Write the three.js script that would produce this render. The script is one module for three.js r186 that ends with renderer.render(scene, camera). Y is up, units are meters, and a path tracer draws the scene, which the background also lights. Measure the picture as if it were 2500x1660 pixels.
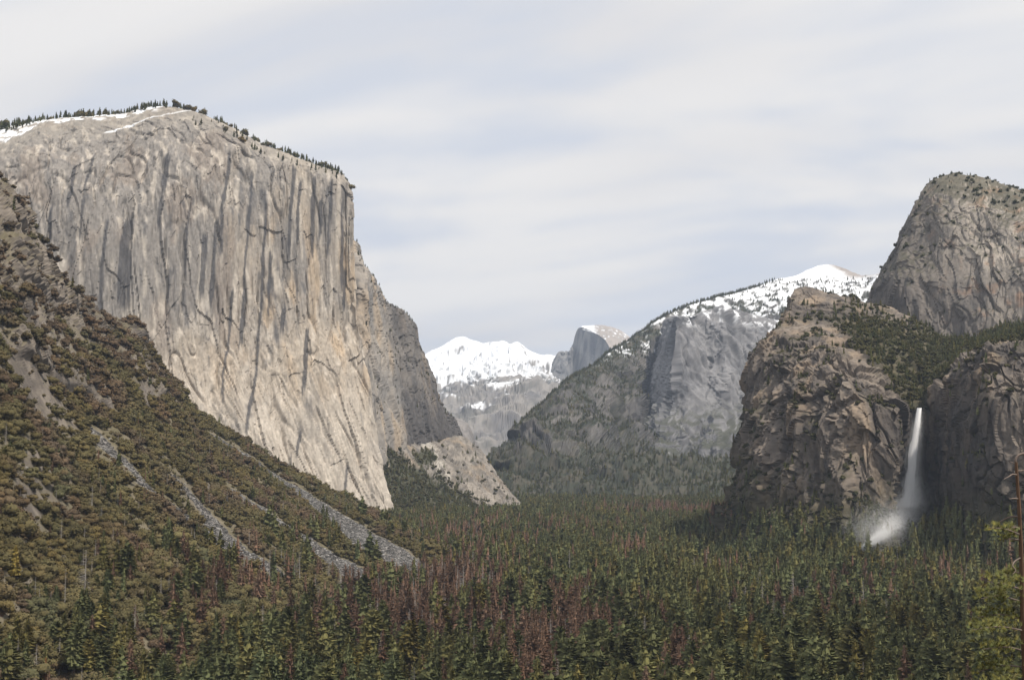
import * as THREE from 'three';
import { mergeGeometries } from 'three/addons/utils/BufferGeometryUtils.js';

// ---------------------------------------------------------------- camera, sky, sun, exposure
const CAM_Y = 175, FPX = 3077, CX = 1250, CY = 830, HORIZON = 1110;   // metres over the valley floor; lens measured in photo pixels
const PITCH = Math.atan((HORIZON - CY) / FPX);
const scene = new THREE.Scene();
const camera = new THREE.PerspectiveCamera(2 * Math.atan(830 / FPX) * 180 / Math.PI, 2500 / 1660, 1, 60000);
camera.position.set(0, CAM_Y, 0);
camera.rotation.set(PITCH, 0, 0);
scene.add(camera);

const renderer = new THREE.WebGLRenderer({ antialias: true });
renderer.toneMapping = THREE.LinearToneMapping;
renderer.toneMappingExposure = 1.0;
renderer.shadowMap.enabled = true;

const SUN = new THREE.Vector3(0.41, 0.85, 0.33).normalize();
const sun = new THREE.DirectionalLight(new THREE.Color(1.0, 0.925, 0.82), 4.6);
sun.position.copy(SUN).multiplyScalar(9000).add(new THREE.Vector3(0, 0, -3000));
sun.target.position.set(0, 0, -3000);
sun.castShadow = true; sun.shadow.radius = 3;
Object.assign(sun.shadow.camera, { left: -6000, right: 6000, top: 6000, bottom: -6000, near: 10, far: 30000 });
scene.add(sun, sun.target);
scene.fog = new THREE.FogExp2(new THREE.Color(0.66, 0.79, 1.0), 2.5e-5);

// ---------------------------------------------------------------- random numbers and noise
function rngOf(seed) { let s = seed >>> 0; return () => { s = (s + 0x6D2B79F5) >>> 0; let t = Math.imul(s ^ (s >>> 15), 1 | s); t = (t + Math.imul(t ^ (t >>> 7), 61 | t)) ^ t; return ((t ^ (t >>> 14)) >>> 0) / 4294967296; }; }
const PERM = new Uint8Array(512), G3 = new Float32Array(768);
{ const r = rngOf(77), p = [...Array(256).keys()]; for (let i = 255; i > 0; i--) { const j = Math.floor(r() * (i + 1)); [p[i], p[j]] = [p[j], p[i]]; } for (let i = 0; i < 512; i++) PERM[i] = p[i & 255];
  for (let i = 0; i < 256; i++) { const z = 2 * r() - 1, a = 6.2832 * r(), q = Math.sqrt(1 - z * z); G3[3 * i] = q * Math.cos(a); G3[3 * i + 1] = q * Math.sin(a); G3[3 * i + 2] = z; } }
function n3(x, y, z) {                                                  // gradient noise, about -1..1
  const xi = Math.floor(x), yi = Math.floor(y), zi = Math.floor(z), xf = x - xi, yf = y - yi, zf = z - zi, X = xi & 255, Y = yi & 255, Z = zi & 255;
  const u = xf * xf * xf * (xf * (xf * 6 - 15) + 10), v = yf * yf * yf * (yf * (yf * 6 - 15) + 10), w = zf * zf * zf * (zf * (zf * 6 - 15) + 10);
  const Y1 = (Y + 1) & 255, x1 = xf - 1, y1 = yf - 1, z1 = zf - 1, Z1 = (Z + 1) & 255, px = PERM[X], qx = PERM[(X + 1) & 255];
  const k0 = PERM[px + Y], k1 = PERM[qx + Y], k2 = PERM[px + Y1], k3 = PERM[qx + Y1];
  let k = 3 * PERM[k0 + Z]; const a0 = G3[k] * xf + G3[k + 1] * yf + G3[k + 2] * zf; k = 3 * PERM[k1 + Z]; const a1 = G3[k] * x1 + G3[k + 1] * yf + G3[k + 2] * zf;
  k = 3 * PERM[k2 + Z]; const b0 = G3[k] * xf + G3[k + 1] * y1 + G3[k + 2] * zf; k = 3 * PERM[k3 + Z]; const b1 = G3[k] * x1 + G3[k + 1] * y1 + G3[k + 2] * zf;
  k = 3 * PERM[k0 + Z1]; const c0 = G3[k] * xf + G3[k + 1] * yf + G3[k + 2] * z1; k = 3 * PERM[k1 + Z1]; const c1 = G3[k] * x1 + G3[k + 1] * yf + G3[k + 2] * z1;
  k = 3 * PERM[k2 + Z1]; const d0 = G3[k] * xf + G3[k + 1] * y1 + G3[k + 2] * z1; k = 3 * PERM[k3 + Z1]; const d1 = G3[k] * x1 + G3[k + 1] * y1 + G3[k + 2] * z1;
  const p = a0 + u * (a1 - a0), q = b0 + u * (b1 - b0), r = c0 + u * (c1 - c0), s = d0 + u * (d1 - d0), m = p + v * (q - p), n = r + v * (s - r);
  return 1.5 * (m + w * (n - m));
}
function fbm(x, y, z, o = 4) { let a = 0.5, s = 0; for (let i = 0; i < o; i++) { s += a * n3(x, y, z); x = x * 2.03 + 17.1; y = y * 2.03 + 5.3; z = z * 2.03 + 9.7; a *= 0.5; } return s; }
function ridged(x, y, z, o = 4) { let a = 0.5, s = 0; for (let i = 0; i < o; i++) { s += a * (1 - 2 * Math.abs(n3(x, y, z))); x = x * 2.07 + 11.1; y = y * 2.07 + 3.3; z = z * 2.07 + 7.7; a *= 0.5; } return s; }
function hash3(x, y, z) { let h = Math.imul(x, 374761393) ^ Math.imul(y, 668265263) ^ Math.imul(z, 2147483647 ^ 0x5bd1e995); h = Math.imul(h ^ (h >>> 13), 1274126177); h ^= h >>> 16; return (h >>> 0) / 4294967296; }
const cellOut = [0, 0, 0, 0, 0, 0];                                     // F1, F2, hash, offset from the cell's point
function cell(x, y, z) {
  const xi = Math.floor(x), yi = Math.floor(y), zi = Math.floor(z); let f1 = 9, f2 = 9, id = 0, ox = 0, oy = 0, oz = 0;
  for (let a = -1; a <= 1; a++) for (let b = -1; b <= 1; b++) for (let c = -1; c <= 1; c++) {
    const h = hash3(xi + a, yi + b, zi + c), h2 = (h * 977.13) % 1, h3 = (h * 7919.7) % 1;
    const dx = xi + a + h - x, dy = yi + b + h2 - y, dz = zi + c + h3 - z, d = dx * dx + dy * dy + dz * dz;
    if (d < f1) { f2 = f1; f1 = d; id = (h * 31337.7) % 1; ox = dx; oy = dy; oz = dz; } else if (d < f2) f2 = d;
  }
  cellOut[0] = Math.sqrt(f1); cellOut[1] = Math.sqrt(f2); cellOut[2] = id; cellOut[3] = ox; cellOut[4] = oy; cellOut[5] = oz; return cellOut;
}
const sm = (a, b, x) => { const t = Math.min(1, Math.max(0, (x - a) / (b - a))); return t * t * (3 - 2 * t); };
const mix = (a, b, t) => a + (b - a) * t;
const mix3 = (a, b, t) => [mix(a[0], b[0], t), mix(a[1], b[1], t), mix(a[2], b[2], t)];
const hex = (h) => { const c = new THREE.Color(h); return [c.r, c.g, c.b]; };

// ---------------------------------------------------------------- the sky: thin streaked cloud over pale blue
{
  const W = 2048, H = 1024, data = new Float32Array(W * H * 4);
  for (let j = 0; j < H; j++) {
    const el = ((j + 0.5) / H - 0.5) * Math.PI, sy = Math.sin(el), cy = Math.cos(el);
    for (let i = 0; i < W; i++) {
      const k = 4 * (j * W + i), az = ((i + 0.5) / W - 0.5) * 2 * Math.PI, dx = cy * Math.cos(az), dz = cy * Math.sin(az);
      if (el <= 0) { data[k] = 0.5; data[k + 1] = 0.5; data[k + 2] = 0.5; data[k + 3] = 1; continue; }
      const h = 1 / (sy + 0.17), px = dx * h, pz = dz * h;             // a cloud sheet overhead
      const ux = px * 0.94 + pz * 0.34, uz = -px * 0.34 + pz * 0.94;
      const w1 = fbm(ux * 0.8 + 3, uz * 0.8, 1.7, 2);
      const c1 = fbm(ux * 0.9 + w1 * 0.9, uz * 2.0 + w1, 4.2, 5);
      const c2 = fbm(ux * 2.2 + w1 * 2.5, uz * 6.5 + w1 * 2, 8.8, 4);
      const c = sm(0.0, 0.95, 0.54 + 1.15 * c1 + 0.8 * c2 + 0.2 * sm(0.25, 0.0, sy));
      const thick = sm(0.05, 0.45, fbm(ux * 0.6 + 9, uz * 1.3, 2.2, 3) + 0.1);
      const s = mix3([0.64, 0.69, 0.79], mix3([0.88, 0.865, 0.855], [0.73, 0.725, 0.745], thick * 0.7), 0.14 + 0.86 * c);
      data[k] = s[0]; data[k + 1] = s[1]; data[k + 2] = s[2]; data[k + 3] = 1;
    }
  }
  const sky = new THREE.DataTexture(data, W, H, THREE.RGBAFormat, THREE.FloatType);
  sky.mapping = THREE.EquirectangularReflectionMapping; sky.magFilter = sky.minFilter = THREE.LinearFilter; sky.needsUpdate = true;
  scene.background = sky; scene.environment = sky;
}

// ---------------------------------------------------------------- places in the valley
const CP = Math.cos(PITCH), SP = Math.sin(PITCH);
function at(px, py, D) {                                                // the point that far ahead (metres along the valley) on a sight line
  const a = (px - CX) / FPX, b = (CY - py) / FPX, y = b * CP + SP, z = b * SP - CP, k = D / -z;
  return new THREE.Vector3(a * k, CAM_Y + y * k, -D);
}
function toPx(x, y, z) { const yy = y - CAM_Y, f = -(yy * -SP + z * CP) , u = yy * CP + z * SP; return [CX + FPX * x / f, CY - FPX * u / f]; }
const floorAt = (px, py) => { const b = (CY - py) / FPX, y = b * CP + SP, z = b * SP - CP, k = -CAM_Y / y; return [(px - CX) / FPX * k, z * k]; };

// ---------------------------------------------------------------- helpers for things
const used = {};
function numbered(n) { used[n] = (used[n] ?? -1) + 1; return used[n] ? `${n}_${String(used[n]).padStart(3, '0')}` : n; }
function mesh(name, geo, mat, parent = scene) { const m = new THREE.Mesh(geo, mat); m.name = numbered(name); m.castShadow = m.receiveShadow = true; parent.add(m); return m; }
function tag(o, label, category, group, kind) { if (label) o.userData.label = label; if (category) o.userData.category = category; if (group) o.userData.group = group; if (kind) o.userData.kind = kind; return o; }
const matOf = (name, o = {}) => { const m = new THREE.MeshPhysicalMaterial({ roughness: 0.95, specularIntensity: 0.2, vertexColors: true, ...o }); m.name = name; return m; };
const ROCK = matOf('rock'), LEAF = matOf('leaf', { specularIntensity: 0.12 }), BARK = matOf('bark');

// ---------------------------------------------------------------- patches: surfaces lofted through rows of surveyed points
function slopes(v, n) { const m = new Float64Array(n); const d = (i) => v[i + 1] - v[i]; for (let i = 0; i < n; i++) { if (i === 0) m[i] = d(0); else if (i === n - 1) m[i] = d(n - 2); else { const a = d(i - 1), b = d(i); m[i] = a * b <= 0 ? 0 : 2 * a * b / (a + b); } } return m; }
function herm(v, m, t, n) { const i = Math.min(n - 2, Math.max(0, Math.floor(t))), f = t - i, f2 = f * f, f3 = f2 * f; return (2 * f3 - 3 * f2 + 1) * v[i] + (f3 - 2 * f2 + f) * m[i] + (-2 * f3 + 3 * f2) * v[i + 1] + (f3 - f2) * m[i + 1]; }
function resample(list, xs) {                                           // points [px, py, D] read at other px
  return xs.map((x) => { let i = 0; while (i < list.length - 2 && x > list[i + 1][0]) i++; const a = list[i], b = list[i + 1], t = (x - a[0]) / (b[0] - a[0]); return [x, mix(a[1], b[1], t), mix(a[2], b[2], t)]; });
}
const QUALITY = 1.2, patches = [];
function patch(rows, o) {
  let W = rows.map((r) => r.map((p) => at(p[0], p[1], p[2])));
  const push = (p, dz, dx, dy) => { const r = 1 + dz / -p.z; return new THREE.Vector3(p.x * r + dx, p.y + dy, p.z * r); };
  let nL = 0, nR = 0, nB = 0;
  for (const [dz, dx, dy = 0] of o.wrapL ?? []) { W = W.map((r) => [push(r[nL], dz, dx, dy), ...r].map((p) => p)); W.forEach((r) => { if (nL) { /* further back than the one before */ } }); break; }
  if (o.wrapL) nL = 1;
  if (o.wrapL && o.wrapL[1]) { const [dz, dx, dy = 0] = o.wrapL[1]; W = W.map((r) => [push(r[1], dz, dx, dy), ...r]); nL = 2; }
  for (const [dz, dx, dy = 0] of o.wrapR ?? []) { const e = W[0].length - 1 - nR; W = W.map((r) => [...r, push(r[e], dz, dx, dy)]); nR++; }
  const last = W[W.length - 1];
  for (const [dz, dy] of o.back ?? []) { W.push(last.map((p) => { const q = push(p, dz, 0, 0); q.y = dy <= -5000 ? -30 : Math.max(-30, p.y + dy); return q; })); nB++; }
  const R = W.length, C = W[0].length, step = (o.step ?? 2.4) * QUALITY, coarse = o.coarse ?? 30;
  const scr = W.map((r) => r.map((p) => toPx(p.x, p.y, p.z)));
  const seen = (a, b) => Math.max(a[0], b[0]) > -60 && Math.min(a[0], b[0]) < 2560 && Math.max(a[1], b[1]) > -60 && Math.min(a[1], b[1]) < 1720;
  const shownU = (i) => scr.slice(0, R - nB).some((r) => seen(r[i], r[i + 1])), shownV = (r) => scr[r].some((_, i) => seen(scr[r][i], scr[r + 1][i]));
  const param = (n, inside, len) => { const ts = [0]; for (let i = 0; i < n - 1; i++) { const k = Math.max(2, Math.ceil(len(i) / (inside(i) ? step : coarse))); for (let q = 1; q <= k; q++) ts.push(i + q / k); } return ts; };
  const dist = (a, b) => Math.hypot(a[0] - b[0], a[1] - b[1]);
  const W3 = (a, b) => a.distanceTo(b);
  const us = param(C, (i) => i >= nL && i < C - 1 - nR && shownU(i), (i) => { let m = 0; for (let r = 0; r < R - nB; r++) m = Math.max(m, i >= nL && i < C - 1 - nR && shownU(i) ? dist(scr[r][i], scr[r][i + 1]) : W3(W[r][i], W[r][i + 1])); return Math.min(m, o.maxU ?? 1e9); });
  const vs = param(R, (r) => r < R - 1 - nB + 0, (r) => { let m = 0; for (let i = nL; i < C - nR; i++) m = Math.max(m, r < R - 1 - nB ? dist(scr[r][i], scr[r + 1][i]) : W3(W[r][i], W[r + 1][i])); return m; });
  const nu = us.length, nv = vs.length, pos = new Float32Array(nu * nv * 3);
  const coords = ['x', 'y', 'z'];
  for (let k = 0; k < 3; k++) {
    const A = W.map((r) => { const v = r.map((p) => p[coords[k]]), m = slopes(v, C); return us.map((t) => { const f = Math.min(C - 2, Math.floor(t)); return o.linearU ? mix(v[f], v[f + 1], t - f) : herm(v, m, t, C); }); });
    for (let i = 0; i < nu; i++) { const v = A.map((a) => a[i]), m = slopes(v, R); for (let j = 0; j < nv; j++) pos[3 * (j * nu + i) + k] = o.linearV ? mix(v[Math.min(R - 2, Math.floor(vs[j]))], v[Math.min(R - 2, Math.floor(vs[j])) + 1], vs[j] - Math.min(R - 2, Math.floor(vs[j]))) : herm(v, m, vs[j], R); }
  }
  const nrm = gridNormals(pos, nu, nv), p = new THREE.Vector3(), n = new THREE.Vector3();
  const out = new Float32Array(pos.length);
  for (let j = 0; j < nv; j++) for (let i = 0; i < nu; i++) {
    const k = 3 * (j * nu + i);
    p.set(pos[k], pos[k + 1], pos[k + 2]); n.set(nrm[k], nrm[k + 1], nrm[k + 2]);
    const d = o.disp(p, n, us[i] - nL, vs[j]);
    out[k] = p.x + n.x * d; out[k + 1] = p.y + n.y * d * (o.ny ?? 1); out[k + 2] = p.z + n.z * d;
  }
  const nn = gridNormals(out, nu, nv), col = new Float32Array(out.length);
  for (let j = 0; j < nv; j++) for (let i = 0; i < nu; i++) {
    const k = 3 * (j * nu + i);
    p.set(out[k], out[k + 1], out[k + 2]); n.set(nn[k], nn[k + 1], nn[k + 2]);
    const c = o.color(p, n, us[i] - nL, vs[j]); col[k] = c[0]; col[k + 1] = c[1]; col[k + 2] = c[2];
  }
  const index = new Uint32Array((nu - 1) * (nv - 1) * 6); let q = 0;
  for (let j = 0; j < nv - 1; j++) for (let i = 0; i < nu - 1; i++) { const a = j * nu + i; index[q++] = a; index[q++] = a + 1; index[q++] = a + nu + 1; index[q++] = a; index[q++] = a + nu + 1; index[q++] = a + nu; }
  const g = new THREE.BufferGeometry();
  g.setAttribute('position', new THREE.BufferAttribute(out, 3)); g.setAttribute('color', new THREE.BufferAttribute(col, 3)); g.setIndex(new THREE.BufferAttribute(index, 1));
  const P = { geo: g, pos: out, nrm: nn, nu, nv, us: us.map((u) => u - nL), vs, rowsIn: R - nB, C };
  patches.push(P); P.tris = index.length / 3; P.stepping = [nu, nv];
  return P;
}
function gridNormals(pos, nu, nv) {
  const out = new Float32Array(pos.length);
  for (let j = 0; j < nv; j++) for (let i = 0; i < nu; i++) {
    const l = 3 * (j * nu + Math.max(0, i - 1)), r = 3 * (j * nu + Math.min(nu - 1, i + 1)), d = 3 * (Math.max(0, j - 1) * nu + i), u = 3 * (Math.min(nv - 1, j + 1) * nu + i), k = 3 * (j * nu + i);
    const ax = pos[r] - pos[l], ay = pos[r + 1] - pos[l + 1], az = pos[r + 2] - pos[l + 2], bx = pos[u] - pos[d], by = pos[u + 1] - pos[d + 1], bz = pos[u + 2] - pos[d + 2];
    const x = ay * bz - az * by, y = az * bx - ax * bz, z = ax * by - ay * bx, m = Math.hypot(x, y, z) || 1;
    out[k] = x / m; out[k + 1] = y / m; out[k + 2] = z / m;
  }
  return out;
}
function onPatch(P, px, py) {                                           // where a sight line meets a patch: the nearest surface near that line
  let best = 1e9, at_ = -1;
  for (let j = 0; j < P.nv; j++) if (P.vs[j] <= P.rowsIn - 1) for (let i = 0; i < P.nu; i++) { const k = 3 * (j * P.nu + i), s = toPx(P.pos[k], P.pos[k + 1], P.pos[k + 2]), d = Math.hypot(s[0] - px, s[1] - py), D = Math.max(0, d - 6) * 500 + d + 0.02 * -P.pos[k + 2]; if (D < best) { best = D; at_ = k; } }
  return new THREE.Vector3(P.pos[at_], P.pos[at_ + 1], P.pos[at_ + 2]);
}
function scatter(P, count, keep, seed, put, maxV = 1e9, minV = -1) {               // points spread over a patch by area
  const r = rngOf(seed), { nu, nv, pos, nrm } = P, cum = []; let tot = 0;
  for (let j = 0; j < nv - 1; j++) for (let i = 0; i < nu - 1; i++) {
    const a = 3 * (j * nu + i), b = a + 3, c = a + 3 * nu, ux = pos[b] - pos[a], uy = pos[b + 1] - pos[a + 1], uz = pos[b + 2] - pos[a + 2], vx = pos[c] - pos[a], vy = pos[c + 1] - pos[a + 1], vz = pos[c + 2] - pos[a + 2];
    if (P.vs[j] < maxV && P.vs[j] >= minV) tot += Math.abs(uz * vx - ux * vz) + 0.25 * Math.hypot(uy * vz - uz * vy, ux * vy - uy * vx); cum.push(tot);
  }
  for (let k = 0; k < count; k++) {
    const t = r() * tot; let lo = 0, hi = cum.length - 1; while (lo < hi) { const m = (lo + hi) >> 1; if (cum[m] < t) lo = m + 1; else hi = m; }
    const j = Math.floor(lo / (nu - 1)), i = lo % (nu - 1), a = 3 * (j * nu + i), b = a + 3, c = a + 3 * nu, u = r(), v = r();
    const x = pos[a] + u * (pos[b] - pos[a]) + v * (pos[c] - pos[a]), y = pos[a + 1] + u * (pos[b + 1] - pos[a + 1]) + v * (pos[c + 1] - pos[a + 1]), z = pos[a + 2] + u * (pos[b + 2] - pos[a + 2]) + v * (pos[c + 2] - pos[a + 2]);
    if (r() < keep(x, y, z, nrm[a], nrm[a + 1], nrm[a + 2])) put(x, y, z, r, nrm[a + 1]);
  }
}

// ---------------------------------------------------------------- rock shapes
function granite(p, k = 1) {                                            // tall clean granite: ribs, exfoliated flakes, upright cracks
  const Y = p.y / k, lean = 0.30 * Math.max(0, 380 - Y), X = p.x / k - lean, Z = p.z / k;
  const wob = n3(X / 45, Y / 160, Z / 45), wx = X + 9 * wob, wz = Z - 9 * wob, wy = Y + 26 * n3(X / 60, Y / 90, Z / 60 + 5);
  let d = 26 * n3(X / 150, Y / 900, Z / 150) + 15 * ridged(X / 75, Y / 1200, Z / 75, 2);
  let c = cell(wx / 58, wy / 560, wz / 58);
  d += (c[2] - 0.5) * 5 + c[4] * 10 * (c[2] - 0.3) + 14 * c[3] * (((c[2] * 13) % 1) - 0.5);
  c = cell(X / 19, wy / 150, Z / 19);
  d += (c[2] - 0.5) * 4.2 * sm(-0.5, 0.3, n3(X / 90, Y / 120, Z / 90 + 4)) + c[4] * 5 * (((c[2] * 17) % 1) - 0.35) + 9 * c[3] * (((c[2] * 29) % 1) - 0.5);
  const a = n3(wx / 42, Y / 3000, wz / 42), b = n3(X / 13 + 40, Y / 1500, Z / 13);
  d -= 8 * Math.exp(-((a / 0.075) ** 2)) * sm(-0.2, 0.2, n3(X / 60 + 20, Y / 210, Z / 60)) + 3.2 * Math.exp(-((b / 0.24) ** 2)) * sm(-0.2, 0.2, n3(X / 70, Y / 160, Z / 70));
  d += 3.2 * fbm(X / 8, Y / 60, Z / 8, 3) + 1.0 * fbm(X / 9, Y / 10, Z / 9 + 6, 2);
  return d * k;
}
function crag(p, k = 1, lean = 0.25) {                                  // broken rock: gullies, buttresses, ledges
  const Y = p.y / k, X = p.x / k + lean * Y, Z = p.z / k;
  const wx = X + 14 * n3(X / 50, Y / 90, Z / 50), wz = Z + 14 * n3(X / 50 + 9, Y / 90, Z / 50), wy = Y + 16 * n3(X / 40, Y / 40, Z / 40 + 5);
  let d = 34 * (ridged(wx / 95, Y / 600, wz / 95, 3) - 0.15) + 6 * n3(X / 60, Y / 70, Z / 60);
  let c = cell(wx / 38, wy / 280, wz / 38);
  d += (c[2] - 0.5) * 16 + c[4] * 22 * (c[2] - 0.35) + 34 * c[3] * (((c[2] * 13) % 1) - 0.5);
  c = cell(wx / 14, wy / 75, wz / 14);
  d += (c[2] - 0.5) * 7 + c[4] * 9 * (((c[2] * 17) % 1) - 0.35) + 13 * c[3] * (((c[2] * 29) % 1) - 0.5);
  const b = n3(wx / 26 + 40, wy / 1500, wz / 26);
  d -= 10 * Math.exp(-((b / 0.07) ** 2)) * sm(-0.3, 0.1, n3(X / 70, Y / 130, Z / 70 + 3));
  d += 3.2 * fbm(X / 7, Y / 16, Z / 7, 3);
  return d * k;
}
const G_LIGHT = [0.45, 0.40, 0.34], G_GREY = [0.30, 0.285, 0.27], G_TAN = [0.42, 0.33, 0.235], G_DARK = [0.10, 0.098, 0.10], SNOW = [0.78, 0.80, 0.83];
function streaks(p, k = 1) {                                            // black water stains that run down a wall, 0..1
  const X = p.x / k, Y = p.y / k, Z = p.z / k, w = 6 * n3(X / 30, Y / 60, Z / 30);
  const a = n3((X + w) / 15, Y / 420, (Z + w) / 15) + 0.55 * n3((X + w) / 6, Y / 210, (Z + w) / 6), zone = n3(X / 110, Y / 170, Z / 110 + 8);
  return sm(0.22, 0.75, a + 0.55 * zone);
}

// the long black stains of the great cliff: where each starts, how far it runs down, how wide it is
const STAINS = [[118, 490, 640, 3], [165, 380, 520, 2.5], [205, 350, 600, 2], [262, 520, 800, 2.5], [300, 830, 610, 0], [312, 520, 770, 9], [322, 600, 760, 4], [392, 350, 470, 7], [385, 470, 560, 4], [420, 640, 760, 4], [455, 480, 700, 1.6], [497, 560, 745, 5], [523, 520, 760, 3.5], [541, 340, 640, 2], [599, 390, 860, 2.6], [640, 470, 1090, 2.2], [655, 600, 800, 2], [705, 380, 660, 3], [722, 420, 600, 2], [757, 410, 640, 5], [775, 470, 590, 3], [800, 420, 640, 2.6], [830, 470, 700, 2.4], [835, 640, 780, 2.4], [566, 690, 990, 2], [690, 740, 830, 5], [752, 800, 980, 4], [745, 1040, 1130, 3], [730, 1100, 1180, 2], [860, 1120, 1230, 2.5]]
  .filter((q) => q[3]).map(([px, y0, y1, w]) => { const D = 2960 + px * 0.55, a = at(px, y0, D), b = at(px, y1, D - 40); return [a.x, a.y, b.y, w * 1.3]; });
const STAINBOX = new Map(); STAINS.forEach((q) => { for (let k = Math.floor((q[0] - 40) / 40); k <= Math.floor((q[0] + 40) / 40); k++) { if (!STAINBOX.has(k)) STAINBOX.set(k, []); STAINBOX.get(k).push(q); } });
function stained(x, y) { const l = STAINBOX.get(Math.floor(x / 40)); if (!l) return 0; let m = 0; const wob = 4 * n3(x / 60, y / 110, 2) + 1.6 * n3(x / 12, y / 30, 7), t = n3(x / 4.2, y / 190, 3) + 0.6 * n3(x / 9, y / 60, 5); for (const q of l) { const d = Math.abs(x - q[0] + wob), e = sm(q[2] - 12, q[2] + 60, y) * sm(q[1] + 12, q[1] - 30, y) * sm(q[3] + 3.5, 0.3 * q[3], d); if (e > 0) m = Math.max(m, sm(0.25, 0.75, e * 0.95 + 0.55 * t)); } return m; }

// ---------------------------------------------------------------- the great cliff on the left
const skyL = [[-700, 420, 2900], [-300, 345, 3200], [0, 322, 3330], [122, 303, 3380], [214, 297, 3420], [291, 291, 3450], [337, 279, 3460], [383, 273, 3470], [413, 271, 3470], [459, 276, 3470], [497, 288, 3470], [555, 313, 3480], [628, 349, 3500], [689, 374, 3510], [746, 397, 3520], [796, 414, 3525], [834, 431, 3520], [845, 447, 3500]];
const cols = skyL.map((p) => p[0]);
const eRow = (edge, list) => resample(list, cols.map((c) => (c <= 400 ? c : 400 + (c - 400) * (edge - 400) / 445)));
const CLIFF = patch([
  eRow(955, [[-700, 1230, 2350], [0, 1240, 2760], [300, 1240, 2920], [500, 1240, 3030], [700, 1250, 3160], [850, 1262, 3270], [955, 1268, 3330]]),
  eRow(929, [[-700, 1150, 2380], [0, 1160, 2800], [300, 1165, 2960], [500, 1165, 3070], [700, 1168, 3200], [850, 1170, 3310], [929, 1172, 3370]]),
  eRow(899, [[-700, 950, 2440], [0, 950, 2880], [300, 950, 3040], [500, 950, 3160], [700, 950, 3290], [850, 949, 3390], [899, 949, 3425]]),
  eRow(873, [[-700, 784, 2480], [0, 784, 2930], [300, 784, 3090], [500, 784, 3220], [700, 784, 3350], [800, 784, 3420], [873, 784, 3460]]),
  eRow(859, [[-700, 640, 2510], [0, 630, 2960], [300, 640, 3110], [500, 640, 3240], [700, 640, 3380], [800, 640, 3440], [859, 640, 3480]]),
  eRow(851, [[-700, 540, 2560], [0, 480, 3000], [300, 480, 3140], [500, 490, 3270], [700, 510, 3400], [800, 515, 3455], [851, 512, 3490]]),
  eRow(846, [[-700, 450, 2660], [0, 372, 3080], [60, 345, 3120], [120, 316, 3170], [214, 309, 3230], [300, 303, 3290], [337, 296, 3310], [383, 288, 3330], [459, 294, 3360], [555, 330, 3390], [628, 366, 3420], [700, 396, 3440], [800, 432, 3475], [846, 464, 3495]]),
  skyL,
], {
  wrapR: [[160, -25], [700, -120]], back: [[500, -20], [1500, -60], [2200, -9000]], step: 2.3, coarse: 34, ny: 0.55,
  disp(p, n, u, v) { const top = sm(5.7, 6.4, v); return granite(p) * mix(1, 0.35, top) + (top > 0 ? top * 8 * fbm(p.x / 40, p.y / 40, p.z / 40, 4) : 0); },
  color(p, n, u, v) {
    const big = fbm(p.x / 160, p.y / 220, p.z / 160, 3), fine = fbm(p.x / 22, p.y / 45, p.z / 22, 4), grain = fbm(p.x / 6, p.y / 9, p.z / 6, 3);
    const hi = sm(250, 720, p.y), left = sm(-500, -1100, p.x), line = n3(p.x / 5, p.y / 160, p.z / 5) + 0.5 * n3(p.x / 12, p.y / 300, p.z / 12 + 5);
    let c = mix3(mix3(G_LIGHT, [0.38, 0.328, 0.268], sm(180, 470, p.y + 120 * big)), [0.235, 0.216, 0.197], sm(-0.35, 0.6, big + 0.75 * hi * (0.5 + left) - 0.2 + 0.5 * fine));
    const tan = sm(0.0, 0.45, n3(p.x / 45, p.y / 260, p.z / 45 + 3) + 0.35 * fine) * sm(250, 450, p.y) * sm(900, 700, p.y) * sm(-850, -650, p.x);
    c = mix3(c, G_TAN, 0.85 * tan);
    c = mix3(c, [0.235, 0.20, 0.17], 0.75 * sm(0.02, 0.3, n3(p.x / 95, p.y / 150, p.z / 95 + 12) + 0.5 * fine - 0.02) * sm(330, 520, p.y) * sm(-600, -760, p.x));
    c = mix3(c, G_DARK, 0.8 * streaks(p) * mix(0.2, 1, sm(120, 420, p.y)) * (0.55 + 0.45 * sm(-0.2, 0.3, fine)));
    c = mix3(c, [0.53, 0.475, 0.405], 0.55 * sm(0.1, 0.5, n3(p.x / 17, p.y / 420, p.z / 17 + 30) + 0.3 * fine));
    c = mix3(c, [0.06, 0.06, 0.065], 0.82 * stained(p.x, p.y));
    c = mix3(c, SNOW, sm(7, 3, Math.abs(p.x + 985 + (1064 - p.y) * 1.5 + 10 * n3(p.x / 20, p.y / 20, 3))) * sm(1008, 1016, p.y));
    const s = 1 + 0.4 * grain + 0.25 * fine + 0.22 * line; c = c.map((x) => x * Math.max(0.25, s));
    // the snow that lies along the rim, and brown ledges
    const flat = sm(0.42, 0.75, n.y) * sm(5.5, 6, v);
    if (flat > 0.02) {
      c = mix3(c, [0.26, 0.235, 0.2], 0.5 * flat);
      const wav = fbm(p.x / 40, p.y / 30, p.z / 40, 3), sn = sm(-955, -985, p.x + 30 * wav) * sm(6.28, 6.4, v + 0.4 * wav + 0.45 * sm(-1220, -1380, p.x)) * sm(-0.2, -0.08, fbm(p.x / 26, p.y / 14, p.z / 26 + 9, 3) - 0.1);
      c = mix3(c, SNOW, sn);
    }
    return c;
  },
});
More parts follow.
